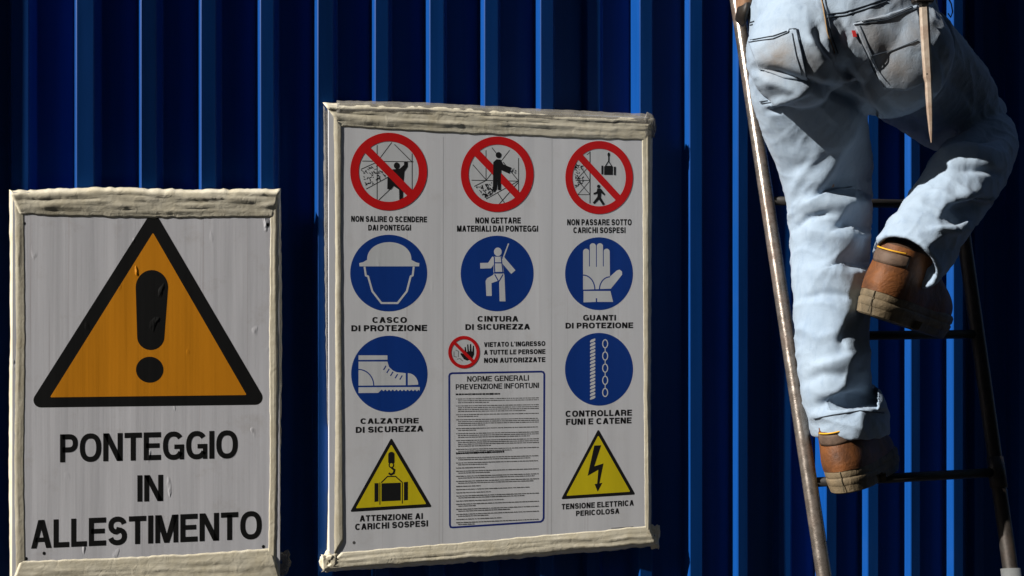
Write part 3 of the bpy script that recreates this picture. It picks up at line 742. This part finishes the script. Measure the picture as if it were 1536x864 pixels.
# ================================================================ the worker on the ladder
def zc(p): return (Vector(p) - CAM).dot(FW)
def R_(hw, p): return hw * zc(p) / FPX
def fused(builder, voxel, smooth_it, name):
    """Fuse overlapping closed shapes into one continuous surface and hand back its vertices and faces."""
    me = bpy.data.meshes.new(name); me.from_pydata([tuple(p) for p in builder.v], [], builder.f)
    bm = bmesh.new(); bm.from_mesh(me); bmesh.ops.recalc_face_normals(bm, faces=bm.faces); bm.to_mesh(me); bm.free()
    o = bpy.data.objects.new(name, me); C.objects.link(o)
    r = o.modifiers.new('fuse', 'REMESH'); r.mode = 'VOXEL'; r.voxel_size = voxel
    k = o.modifiers.new('smooth', 'SMOOTH'); k.iterations = smooth_it; k.factor = 0.5
    dg = bpy.context.evaluated_depsgraph_get(); out = bpy.data.meshes.new_from_object(o.evaluated_get(dg))
    bpy.data.objects.remove(o); bpy.data.meshes.remove(me)
    return out

def link_mesh(name, me, mat, parent):
    off = Vector(parent['_o']); me.materials.clear(); me.materials.append(mat); me.transform(Matrix.Translation(-off))
    for p in me.polygons: p.use_smooth = True
    me.name = name; o = bpy.data.objects.new(name, me); C.objects.link(o); o.parent = parent; o['_o'] = tuple(off)
    return o

def limb(mb, st, dens=4, seg=28):
    """st: list of (u, v, y, half width in pixels, depth squash)"""
    pts = [P(u, v, y) for u, v, y, h, s in st]; rad = [R_(h, p) for (u, v, y, h, s), p in zip(st, pts)]; sq = [s[4] for s in st]
    P2, R2, S2 = [], [], []
    n = len(pts)
    for i in range(n - 1):
        for k in range(dens):
            t = k / dens
            a, b, c, d = pts[max(i - 1, 0)], pts[i], pts[i + 1], pts[min(i + 2, n - 1)]
            P2.append(0.5 * ((2 * b) + (c - a) * t + (2 * a - 5 * b + 4 * c - d) * t * t + (3 * b - a - 3 * c + d) * t ** 3))
            e = t * t * (3 - 2 * t); R2.append(rad[i] + (rad[i + 1] - rad[i]) * e); S2.append(sq[i] + (sq[i + 1] - sq[i]) * e)
    P2.append(pts[-1]); R2.append(rad[-1]); S2.append(sq[-1])
    mb.tube(P2, R2, seg, squash=S2)

person = thing('person', 'worker in washed light blue jeans climbing the ladder, seen from behind', 'person', P(1275, 712, -0.45))

J = MB()
limb(J, [(1250, -70, -0.50, 128, .80), (1256, -20, -0.51, 132, .80), (1262, 25, -0.52, 142, .80), (1270, 70, -0.52, 150, .78), (1272, 110, -0.51, 135, .72)])
axs = (RT, FW, UP)
for (u, v, y, a, b, c) in ((1198, 78, -0.575, 78, 74, 84), (1335, 84, -0.580, 92, 80, 92)):
    p0 = P(u, v, y); k = zc(p0) / FPX; J.ball(p0, (a * k, b * k, c * k), 28, 0, axs)
limb(J, [(1200, 80, -0.52, 76, 1), (1208, 130, -0.49, 81, 1), (1222, 185, -0.46, 77, 1), (1236, 240, -0.44, 70, 1), (1243, 300, -0.435, 62, 1), (1245, 370, -0.44, 57, 1.05), (1246, 440, -0.46, 55, 1.05), (1249, 520, -0.48, 53, 1.05), (1255, 590, -0.49, 50, 1.1), (1262, 615, -0.49, 49, 1.1)])
# the turned-up cuff: its wall runs down, over the hem and back up inside
def cuff(st): limb(J, st, dens=3)
cuff([(1262, 600, -0.49, 46, 1.1), (1268, 610, -0.49, 55, 1.12), (1272, 626, -0.49, 57, 1.12), (1275, 642, -0.489, 55.5, 1.12), (1276, 652, -0.489, 54, 1.12)])
limb(J, [(1345, 85, -0.485, 88, 1), (1375, 112, -0.44, 81, 1), (1403, 137, -0.405, 74, 1), (1425, 160, -0.37, 69, 1), (1447, 177, -0.35, 59, 1), (1474, 188, -0.345, 46, 1), (1486, 196, -0.35, 36, 1)])
limb(J, [(1488, 198, -0.385, 34, 1), (1473, 226, -0.455, 48, 1), (1451, 260, -0.53, 55, 1), (1421, 303, -0.575, 55, 1), (1388, 350, -0.60, 52, 1), (1374, 372, -0.605, 50, 1)])
cuff([(1395, 343, -0.595, 48, 1), (1384, 358, -0.602, 56, 1), (1372, 375, -0.609, 56, 1), (1358, 394, -0.618, 54, 1)])
jm = fused(J, 0.0042, 7, 'jeans')

# cut the cuffs hollow: sink the end caps inwards so each hem has a wall and the boot shaft goes in
nv = len(jm.vertices); co = np.empty(nv * 3); jm.vertices.foreach_get('co', co); co = co.reshape(-1, 3)
def normals(me):
    n = np.empty(len(me.vertices) * 3); me.vertices.foreach_get('normal', n); return n.reshape(-1, 3)
def to_px(c):
    q = c - np.array(CAM); z = q @ np.array(FW)
    return 768 + FPX * (q @ np.array(RT)) / z, 432 - FPX * q[:, 2] / z, z
for (a, b, rad) in ((P(1275, 638, -0.489), P(1276.2, 653, -0.489), 47), (P(1384, 358, -0.602), P(1357, 395.5, -0.619), 48)):
    ax = (b - a).normalized(); r0 = R_(rad, b); d = co - np.array(b); t = d @ np.array(ax); rr_ = np.linalg.norm(d - np.outer(t, np.array(ax)), axis=1)
    k = np.clip((r0 - rr_) / 0.010, 0, 1); k = k * k * (3 - 2 * k)
    sel = (t > -0.02) & (t < 0.03); co[sel] -= np.outer((k * 0.055)[sel], np.array(ax))

# creases that run down the back of the legs: to the right of each line the cloth falls away from the line in a flat facet
CREASES = [
 ([(1292, 158), (1276, 205), (1244, 254), (1208, 304)], 1.15, (150, 180, 282, 306), 1316),
 ([(1292, 272), (1266, 318), (1236, 352)], 1.1, (272, 284, 338, 356), 1316),
 ([(1288, 350), (1262, 378), (1226, 407)], 1.1, (350, 360, 394, 410), 1316),
 ([(1280, 402), (1272, 450), (1264, 505), (1272, 522), (1272, 560), (1256, 592), (1224, 615)], 1.15, (404, 420, 600, 616), 1316),
 ([(1290, 612), (1292, 640), (1286, 660)], 0.9, (610, 622, 660, 680), 1340),
 ([(1508, 226), (1484, 258), (1462, 296), (1424, 299)], 1.1, (222, 232, 290, 304), 1600),
 ([(1426, 296), (1404, 328), (1424, 346)], 1.1, (300, 308, 336, 348), 1600),
 ([(1458, 333), (1424, 347), (1386, 372), (1392, 404)], 1.1, (340, 350, 420, 440), 1600),
]
U, V, Zc = to_px(co); viewd = co - np.array(CAM); viewd /= np.linalg.norm(viewd, axis=1)[:, None]
sm_ = lambda x: (lambda k: k * k * (3 - 2 * k))(np.clip(x, 0, 1))
push = np.zeros(nv)
for pl, slope, (va, vb, vc, vd), umax in CREASES:
    vs = np.array([q[1] for q in pl]); us = np.array([q[0] for q in pl]); o_ = np.argsort(vs); line = np.interp(V, vs[o_], us[o_])
    d = np.clip(U - line, 0, 75); far = (U < umax) & (U > 1150 if umax < 1400 else U > 1340)
    if umax > 1500: far &= V > 218
    m_ = sm_((V - va) / max(1, vb - va)) * (1 - sm_((V - vc) / max(1, vd - vc)))
    push += np.where(far, m_ * slope * (np.sqrt(d * d + 16) - 4) * Zc / FPX, 0)
co = co + viewd * np.minimum(push, 0.085)[:, None]
jm.vertices.foreach_set('co', co.ravel()); jm.update()

# folds: each is a ridge (or, below zero, a valley) along a line traced on the photograph; width differs on its two sides.
FOLDS = [
 # the seat
 ([(1224, 30), (1232, 62), (1250, 92), (1275, 120)], -.008, 9, 8), ([(1248, 36), (1256, 75), (1275, 112), (1300, 140)], -.010, 8, 9),
 ([(1212, 52), (1232, 82), (1252, 100)], .006, 8, 6), ([(1240, 40), (1250, 78), (1268, 106)], .004, 5, 5),
 ([(1136, 102), (1170, 112), (1212, 126), (1262, 142), (1312, 168)], -.014, 8, 8), ([(1140, 112), (1175, 126), (1210, 138)], .006, 12, 6),
 ([(1275, 92), (1305, 142), (1340, 186)], .007, 6, 7), ([(1320, 150), (1350, 178), (1395, 200)], -.008, 10, 8),
 ([(1148, 158), (1178, 150), (1215, 132)], .006, 6, 6), ([(1150, 166), (1185, 160), (1225, 140)], -.006, 6, 5),
 # the left leg
 ([(1288, 150), (1276, 200), (1242, 256), (1204, 306)], .007, 30, 10),
 ([(1200, 312), (1245, 291), (1292, 274)], .012, 24, 9), ([(1202, 342), (1250, 352), (1290, 351)], .011, 20, 9),
 ([(1208, 408), (1240, 402), (1272, 398)], .008, 22, 8),
 ([(1188, 348), (1214, 327), (1248, 319)], -.007, 6, 5),
 ([(1200, 450), (1235, 440), (1285, 445)], -.005, 8, 6), ([(1222, 548), (1255, 540), (1288, 529)], .007, 16, 5), ([(1285, 470), (1268, 500), (1262, 522)], -.007, 8, 8),
 ([(1220, 612), (1252, 603), (1304, 597)], -.013, 9, 10), ([(1205, 575), (1235, 560), (1285, 566)], -.004, 8, 8), ([(1195, 490), (1230, 505), (1262, 498)], .004, 10, 6),
 ([(1190, 255), (1225, 240), (1262, 222)], -.003, 10, 8), ([(1186, 300), (1202, 262), (1232, 225)], .004, 8, 8),
 # the right leg
 ([(1392, 220), (1440, 206), (1512, 196)], -.020, 9, 14), ([(1404, 236), (1446, 223), (1504, 235)], .012, 24, 8), ([(1435, 254), (1480, 256), (1505, 262)], -.008, 6, 5),
 ([(1400, 285), (1430, 300), (1462, 296)], .008, 5, 14), ([(1425, 318), (1455, 310), (1480, 300)], -.012, 10, 8), ([(1395, 342), (1432, 346), (1456, 334)], .010, 5, 5),
 ([(1350, 318), (1392, 288), (1412, 292)], .004, 8, 6), ([(1455, 30), (1470, 90), (1500, 150)], .006, 10, 10), ([(1400, 60), (1430, 120), (1480, 175)], -.006, 14, 14),
]
jm.vertices.foreach_set('co', co.ravel()); jm.update()
U, V, Zc = to_px(co); nr = normals(jm)
view = co - np.array(CAM); view /= np.linalg.norm(view, axis=1)[:, None]
facing = np.clip((-(nr * view).sum(1) + 0.05) / 0.35, 0, 1)
disp = np.zeros(nv)
for pl, amp, wp, wn_ in FOLDS:
    best = np.full(nv, 1e9); side = np.zeros(nv); para = np.zeros(nv)
    for i in range(len(pl) - 1):
        (x0_, y0_), (x1_, y1_) = pl[i], pl[i + 1]; dx, dy = x1_ - x0_, y1_ - y0_; L2 = dx * dx + dy * dy
        t = np.clip(((U - x0_) * dx + (V - y0_) * dy) / L2, 0, 1); ex, ey = U - x0_ - dx * t, V - y0_ - dy * t
        d = np.hypot(ex, ey); k = d < best; best[k] = d[k]; side[k] = (dx * (V - y0_) - dy * (U - x0_))[k]; para[k] = (i + t)[k] / (len(pl) - 1)
    w = np.where(side > 0, wp, wn_); taper = np.clip(np.minimum(para, 1 - para) * 4 + 0.25, 0, 1)
    disp += 1.25 * amp * taper * np.exp(-(best / w) ** 2)
def crumple(p):
    a, b = p[0] * .55 + p[2] * .8 + p[1] * .3, p[0] * .8 - p[2] * .55
    r1 = (1 - abs(noise.noise(Vector((a * 26, b * 7, p[1] * 9))))) ** 5; r2 = (1 - abs(noise.noise(Vector((b * 40 + 7, a * 13, p[1] * 14))))) ** 6
    return noise.noise(Vector((p[0] * 13, p[1] * 13, p[2] * 8))) * .0018 + r1 * .0030 + r2 * .0014 + noise.noise(Vector((p[0] * 70, p[1] * 70, p[2] * 55))) * .0006 - .0015
small = np.array([crumple(p) for p in co])
co = co + nr * (disp * facing + small)[:, None]
jm.vertices.foreach_set('co', co.ravel())
DIRT = ((1172, 88, 32, 1.0), (1212, 100, 36, .6), (1322, 60, 50, .75), (1345, 110, 45, .8), (1250, 50, 30, .45), (1290, 120, 40, .55), (1385, 50, 40, .8), (1340, 25, 40, .6), (1440, 110, 70, .5), (1200, 640, 20, .2))
def soil(me):
    c = np.empty(len(me.vertices) * 3); me.vertices.foreach_get('co', c); c = c.reshape(-1, 3); u_, v_, _ = to_px(c); d = np.zeros(len(c))
    for u, v, r, a in DIRT: d = np.maximum(d, a * np.exp(-(((u_ - u) ** 2 + (v_ - v) ** 2) / r ** 2)))
    me.attributes.new('dirt', 'FLOAT', 'POINT').data.foreach_set('value', d)
soil(jm)
jm.update()
bvh = BVHTree.FromPolygons([Vector(c) for c in co], [tuple(p.vertices) for p in jm.polygons])
jeans = link_mesh('jeans', jm, DENIM, person)

PATCHES = []
def hit(u, v):
    d = (P(u, v, 0) - CAM).normalized(); h = bvh.ray_cast(CAM, d)
    for b in PATCHES:
        g = b.ray_cast(CAM, d)
        if g[0] is not None and h[0] is not None and g[3] < h[3]: h = (g[0], g[1] if g[1].dot(d) < 0 else -g[1], g[2], g[3])
    return (h[0], h[1]) if h[0] is not None else (None, None)
def seam(pl, name='seam', mat=None, r=0.0010, off=0.0009, step=2.0, parent=None):
    pts = []
    for i in range(len(pl) - 1):
        L = math.hypot(pl[i + 1][0] - pl[i][0], pl[i + 1][1] - pl[i][1]); n = max(1, int(L / step))
        for k in range(n + (i == len(pl) - 2)):
            t = k / n; p, nn = hit(pl[i][0] + (pl[i + 1][0] - pl[i][0]) * t, pl[i][1] + (pl[i + 1][1] - pl[i][1]) * t)
            if p is not None and (not pts or (p - pts[-1]).length < 0.03): pts.append(p + nn * off)
    if len(pts) < 3: return None
    m = MB(); m.tube(pts, r, 6); return m.build(name, mat or THREAD, parent or jeans, smooth=True)
def patch(name, tl, tr, br, bl, dip, mat, off=0.0034, n=34, top_sag=0):
    m = MB(); rows = []
    for j in range(n + 1):
        t = j / n; row = []
        for i in range(n + 1):
            s = i / n; u = (tl[0] + (tr[0] - tl[0]) * s) * (1 - t) + (bl[0] + (br[0] - bl[0]) * s) * t; v = (tl[1] + (tr[1] - tl[1]) * s) * (1 - t) + (bl[1] + (br[1] - bl[1]) * s) * t
            v += t * dip * (1 - abs(2 * s - 1)) + (1 - t) * top_sag * math.sin(math.pi * s)
            p, nn = hit(u, v)
            if p is None: p, nn = row[-1] if row and not isinstance(row[-1], Vector) else (P(u, v, -0.65), Vector((0, -1, 0)))
            e = min(s, 1 - s, t * 1.0 + .02, 1 - t); row.append((p, nn))
        rows.append(row)
    pos = np.array([[tuple(p) for p, _ in r] for r in rows]); nrm = np.array([[tuple(q) for _, q in r] for r in rows])
    for _ in range(9):
        pos[1:-1, 1:-1] = (pos[1:-1, 1:-1] + .25 * (pos[:-2, 1:-1] + pos[2:, 1:-1] + pos[1:-1, :-2] + pos[1:-1, 2:])) / 2
    pos = pos + nrm * off
    m.grid([[Vector(x) for x in r] for r in pos]); PATCHES.append(BVHTree.FromPolygons([Vector(x) for x in m.v], m.f)); o = m.build(name, mat, jeans, smooth=True, recalc=False)
    o.data.transform(Matrix.Translation(Vector(person['_o']))); soil(o.data); o.data.transform(Matrix.Translation(-Vector(person['_o'])))
    md = o.modifiers.new('thickness', 'SOLIDIFY'); md.thickness = 0.0034; md.offset = 1
    return o
patch('pocket', (1124, 62), (1196, 43), (1212, 122), (1140, 104), 5, DENIM)
patch('pocket', (1279, 36), (1375, 8), (1392, 122), (1326, 132), 8, DENIM)
for off in (0, 4): seam([(1121, 35 + off), (1140, 29 + off), (1170, 24 + off), (1205, 21 + off), (1236, 21 + off)])
for off in (0, 5): seam([(1240, 22 + off), (1268, 18 + off), (1300, 8 + off), (1330, -3 + off)])
for off in (0, 5): seam([(1231 + off, -8), (1236 + off, 22), (1241 + off, 50), (1252 + off, 80)], mat=THREAD if off else TANTHREAD)
b_ = 0.0012
for pl in ([(1124, 63), (1160, 58), (1182, 49), (1184, 44), (1194, 43), (1202, 80), (1211, 122)], [(1188, 50), (1194, 82), (1203, 112)], [(1126, 60), (1160, 54), (1180, 47)],
           [(1374, 12), (1330, 30), (1281, 37), (1294, 70), (1310, 105), (1326, 130)], [(1289, 38), (1302, 70), (1318, 106), (1330, 122)], [(1374, 7), (1330, 26), (1283, 33)], [(1306, 84), (1340, 75), (1376, 60)],
           [(1140, 152), (1174, 148), (1192, 138), (1216, 127)], [(1142, 155), (1176, 152), (1196, 142), (1220, 131)]): seam(pl, off=b_, r=0.0008)
p0, n0 = hit(1281, 51)
m = MB(); k = zc(p0) / FPX; m.box(p0 + n0 * 0.004, (2.6 * k, 0.0012, 5.0 * k), (RT.copy(), FW.copy(), (UP * 1 + RT * -0.25).normalized())); m.build('pocket_tab', REDTAB, jeans)
for pl in ([(1221, 628), (1250, 622), (1290, 616), (1326, 619)],): seam(pl)

# the belt and the bodily rest of him, above the picture
bl_ = MB(); pts = []
cB = P(1250, -52, -0.50); ra, rb = R_(133, cB), R_(133, cB) * 0.80
m = MB(); rows = []
for dz in (-0.018, -0.006, 0.006, 0.018):
    rows.append([cB + Vector((math.cos(a) * ra * 1.03, math.sin(a) * rb * 1.05, dz)) for a in np.linspace(0, 2 * math.pi, 49)[:-1]])
m.grid(rows, close=True); belt = m.build('belt', BELT, person, smooth=True); md = belt.modifiers.new('t', 'SOLIDIFY'); md.thickness = 0.003
B = MB()
hipL, hipR = P(1200, 90, -0.52), P(1345, 85, -0.50)
pel = (hipL + hipR) / 2 + Vector((0, 0, 0.03)); chest = pel + Vector((0.02, 0.14, 0.36)); neck = chest + Vector((0, 0.06, 0.15)); head = neck + Vector((0.005, 0.035, 0.15))
def seg_(mb, pts, rad, sq=None, seg=20): mb.tube(pts, rad, seg, squash=sq)
def bone(mb, a, b, r0, r1, n=5): mb.tube([a.lerp(b, i / n) for i in range(n + 1)], [r0 + (r1 - r0) * i / n for i in range(n + 1)], 16); mb.ball(a, (r0,) * 3, 14); mb.ball(b, (r1,) * 3, 14)
def trunk(mb, g):
    mb.tube([pel + Vector((0, 0, -0.10)), pel, pel.lerp(chest, .4), chest, chest.lerp(neck, .6), neck], [.09 + g, .12 + g, .145 + g, .175 + g, .14 + g, .055 + g], 24, squash=[.75, .72, .72, .68, .62, .9])
trunk(B, 0)
bone(B, neck - Vector((0, 0.02, 0.05)), head, .055, .055); B.ball(head, (.076, .095, .115), 24); B.ball(head + Vector((0, .095, -.015)), (.013, .02, .022), 12)
for s in (-1, 1): B.ball(head + Vector((s * .077, 0, 0)), (.012, .024, .032), 12)
grips = [rail_at(L0, L1, 2.62), rail_at(R0, R1, 2.50)]
for s, g_ in zip((-1, 1), grips):
    sh = chest + Vector((s * .185, .01, .10)); wr = g_ + Vector((-s * .015, -.065, -.02)); el = sh.lerp(wr, .5) + Vector((s * .10, -.05, -.10))
    bone(B, sh, el, .052, .042); bone(B, el, wr, .043, .029)
    palm = wr.lerp(g_ + Vector((0, -.032, 0)), .75); B.ball(palm, (.022, .026, .044), 18)
    for f_ in range(4):
        zf = .030 - .020 * f_; R = .024; L_ = (1.0, 1.1, 1.05, .85)[f_]
        fp = [palm + Vector((0, 0, zf))] + [g_ + Vector((s * math.sin(a) * R, -math.cos(a) * R, zf)) for a in np.linspace(.5, 2.9 * L_, 6)]
        B.tube(fp, [.0098] * 3 + [.0088] * 2 + [.008] * 2, 10)
    th_ = [palm + Vector((-s * .005, -.005, -.02))] + [g_ + Vector((-s * math.sin(a) * .026, -math.cos(a) * .026, .012 + .01 * a)) for a in (.4, 1.0, 1.7)]
    B.tube(th_, [.012, .011, .010, .0085], 10)
ankL, ankR = P(1276, 690, -0.47), P(1352, 420, -0.575); kneL, kneR = P(1243, 340, -0.44), P(1474, 194, -0.375)
for h_, k_, a_ in ((hipL, kneL, ankL), (hipR, kneR, ankR)): bone(B, h_, k_, .040, .030, 8); bone(B, k_, a_, .029, .028, 8)
link_mesh('body', fused(B, 0.006, 4, 'body'), SKIN, person)
H = MB(); H.ball(head + Vector((0, -.012, .02)), (.082, .095, .108), 24); link_mesh('hair', fused(H, 0.006, 3, 'hair'), HAIR, person)
Sh = MB()
Sh.tube([pel + Vector((0, 0, .02)), pel.lerp(chest, .4), chest, chest.lerp(neck, .6), chest.lerp(neck, .85)], [.165, .165, .192, .155, .085], 24, squash=[.8, .76, .70, .66, .9])
for s, g_ in zip((-1, 1), grips):
    sh = chest + Vector((s * .185, .01, .10)); wr = g_ + Vector((-s * .015, -.065, -.02)); el = sh.lerp(wr, .5) + Vector((s * .10, -.05, -.10)); bone(Sh, sh, el, .066, .055); bone(Sh, el, el.lerp(wr, .6), .055, .046)
link_mesh('shirt', fused(Sh, 0.007, 5, 'shirt'), SHIRT, person)

# ---------------------------------------------------------------- the boots
def boot(heel, F, Uv, label, size=1.12):
    F = F.normalized(); Rv = F.cross(Uv).normalized(); Uv = Rv.cross(F).normalized()
    W = lambda x, y, z: heel + (Rv * x + F * y + Uv * z) * size
    def outline(b, f, wh, wb, n=48):
        out = []
        for k in range(n):
            a = 2 * math.pi * k / n; t = (1 - math.cos(a)) / 2                    # 0 at the heel, 1 at the toe
            y = b + (f - b) * t; w = wh + (wb - wh) * min(1, max(0, (t - .25) / .4)) - 0.010 * max(0, .2 - abs(t - .42)) * 3
            e = max(0.0, 1 - abs(2 * t - 1) ** 3.2) ** 0.5
            out.append((w * e * math.copysign(1, math.sin(a)) if abs(math.sin(a)) > 1e-6 else 0, y))
        return out
    lv = [(.038, -.004, .278, .0465, .053), (.050, -.005, .278, .0475, .054), (.064, -.005, .275, .0475, .053), (.080, -.003, .262, .0455, .050), (.094, .000, .238, .0435, .047), (.108, .004, .205, .0415, .043), (.120, .006, .178, .040, .041), (.130, .007, .156, .0395, .040), (.146, .008, .140, .039, .039), (.165, .012, .126, .037, .037)]
    m = MB(); rows = []
    for z, b, f, wh, wb in lv:
        z = .038 + (z - .038) * .70 if z < .16 else .119
        rows.append([W(x * (1 + .02 * noise.noise((x * 40, y * 40, z * 40))), y, z + .0015 * noise.noise((x * 30, y * 30, 5))) for x, y in outline(b, f, wh, wb)])
    m.grid(rows[:-1], close=True); m2 = MB(); m2.grid(rows[-2:], close=True); m2.face(rows[-1])
    up = m.build('boot', LEATHER, person, smooth=True); up['label'] = label
    m2.build('ankle_shaft', LEATHERD, up, smooth=True)
    md = up.modifiers.new('s', 'SUBSURF'); md.levels = md.render_levels = 2
    # cupsole: rubber rand, groove, and a lugged tread below
    m = MB(); rows = []
    for z, g in ((.012, .000), (.014, .004), (.024, .0052), (.0262, .003), (.0284, .0048), (.037, .005), (.041, .0028), (.042, -.002)):
        rows.append([W(x * (1 + g / .042), y + (g if y > .14 else -g), z) for x, y in outline(.002, .280, .041, .051)])
    m.grid(rows, close=True); m.face(rows[0][::-1]); m.face(rows[-1]); m.build('midsole', SOLE, up, smooth=True).modifiers.new('b', 'BEVEL').width = .001
    for part, (y0_, y1_) in (('heel_block', (.0, .085)), ('tread', (.115, .275))):
        m = MB(); rows = []
        for z, g in ((.000, -.001), (.002, .002), (.014, .004)):
            rows.append([W(x * (1 + g / .042), min(max(y + (g if y > .14 else -g), y0_ - .004), y1_), z) for x, y in outline(.003, .278, .041, .050)])
        m.grid(rows, close=True); m.face(rows[0][::-1]); m.face(rows[-1])
        m.build(part, SOLE2 if part == 'tread' else SOLE, up)
    # padded patch at the back of the collar with yellow piping, a back seam and side laces
    def wrap(z0, z1, a0, a1, g, name, mat, n=22):
        m = MB(); rows = []
        for j in range(5):
            z = z0 + (z1 - z0) * j / 4; row = []
            for i in range(n + 1):
                a = a0 + (a1 - a0) * i / n; y = .066 - .062 * math.cos(a); x = .0395 * math.sin(a); bul = g * (1 - (2 * j / 4 - 1) ** 2) + .001
                zz = z + .010 * (1 - math.cos(a)) * (1 if z1 - z0 > .01 else 1)
                row.append(W(x + bul * math.sin(a), y - bul * math.cos(a) - .001, zz))
            rows.append(row)
        m.grid(rows); o = m.build(name, mat, up, smooth=True); o.modifiers.new('t', 'SOLIDIFY').thickness = .0015; return o
    wrap(.081, .102, -.75, .75, .0016, 'collar_pad', PADDING)
    m = MB(); m.tube([W(.041 * math.sin(a), .065 - .064 * math.cos(a) - .002, .1035 + .010 * (1 - math.cos(a))) for a in np.linspace(-.62, .62, 20)], .0014, 8); m.build('piping', YELLOWT, up, smooth=True)
    m = MB(); m.tube([W(0, -.0005 - .004 * (z < .041), z) for z in np.linspace(.004, .042, 8)], .0008, 6); m.build('heel_seam', SOLE2, up, smooth=True)
    return up
boot(P(1268, 741, -0.55), FW * .86 + RT * .48 + UP * .02, UP * .95 - RT * .24, 'brown boot standing on the lower rung')
boot(P(1302, 472, -0.605), FW * .78 + RT * .60 - UP * .14, UP * .94 + RT * .34, 'brown boot on the upper rung', 1.2)

# ---------------------------------------------------------------- the spike tool and the pouch that hang on his belt
pt, nt = hit(1388, 60)
yT = pt.y - 0.022
tool = thing('spike_tool', 'long pale pointed steel spike hanging over the back pocket of the jeans', 'tool', P(1386, 10, yT))
m = MB(); rows = []
for v, uc, w in ((-14, 1384.5, 6.5), (10, 1386, 6.5), (40, 1387.5, 6.8), (80, 1389.8, 6.6), (108, 1391.4, 6.2), (116, 1392, 6.4), (124, 1392.7, 4.6), (140, 1393.4, 4.8), (170, 1394.8, 4.0), (200, 1396.2, 2.2), (214, 1397, .7)):
    p0 = P(uc, v, yT); k = zc(p0) / FPX; d = min(w, 5.0)
    rows.append([p0 + RT * (x * w * k) + FW * (y * d * k) for x, y in ((-1, -.2), (-.75, -.9), (.35, -1), (.95, -.55), (1, .5), (.6, 1), (-.6, 1), (-1, .5))])
m.grid(rows, close=True); m.face(rows[0]); m.face(rows[-1]); m.build('spike', PALE, tool)
p0 = P(1390.6, 111, yT - 0.0105); m = MB(); m.ball(p0, (.0016, .0012, .0016), 10); m.build('rivet', DARKSTEEL, tool, smooth=True)
m = MB(); m.box(P(1384, -8, yT), (.017, .012, .016), (RT, FW, UP)); o = m.build('holster_loop', BELT, tool); o.modifiers.new('b', 'BEVEL').width = .003
m = MB(); a = P(1412, -20, -0.56); m.tube([P(u, v, -0.56) for u, v in ((1408, -25), (1420, -8), (1427, 6), (1429, 18), (1426, 26), (1422, 20))], .0013, 8); m.build('wire_loop', ZINC, tool, smooth=True)
pouch = thing('tool_pouch', 'brown leather tool pouch beside the left hip and ladder rail', 'pouch', P(1116, 10, -0.45))
m = MB(); rows = []
for v, ul, ur, d in ((-70, 1101, 1142, .030), (-30, 1103, 1138, .036), (0, 1106, 1130, .036), (12, 1106.5, 1126, .034), (18, 1106.5, 1124, .030)):
    pm = P((ul + ur) / 2, v, -0.45); hw = R_((ur - ul) / 2, pm)
    rows.append([pm + RT * hw * math.copysign(abs(math.cos(a)) ** .7, math.cos(a)) + FW * d * math.copysign(abs(math.sin(a)) ** .7, math.sin(a)) for a in np.linspace(0, 2 * math.pi, 25)[:-1]])
m.grid(rows, close=True); m.face(rows[0]); m.face(rows[-1]); m.build('body', POUCH, pouch, smooth=True)
m = MB(); rows = []
for v, ul, ur, d in ((10, 1107, 1126.5, .034), (17, 1105, 1125, .036), (26, 1104, 1122, .034), (31, 1108, 1120, .028), (38, 1113, 1117, .012)):
    pm = P((ul + ur) / 2, v, -0.452); hw = R_((ur - ul) / 2, pm)
    rows.append([pm + RT * hw * math.cos(a) + FW * d * math.sin(a) for a in np.linspace(0, 2 * math.pi, 25)[:-1]])
m.grid(rows, close=True); m.face(rows[0]); m.face(rows[-1]); m.build('base', BELT, pouch, smooth=True)
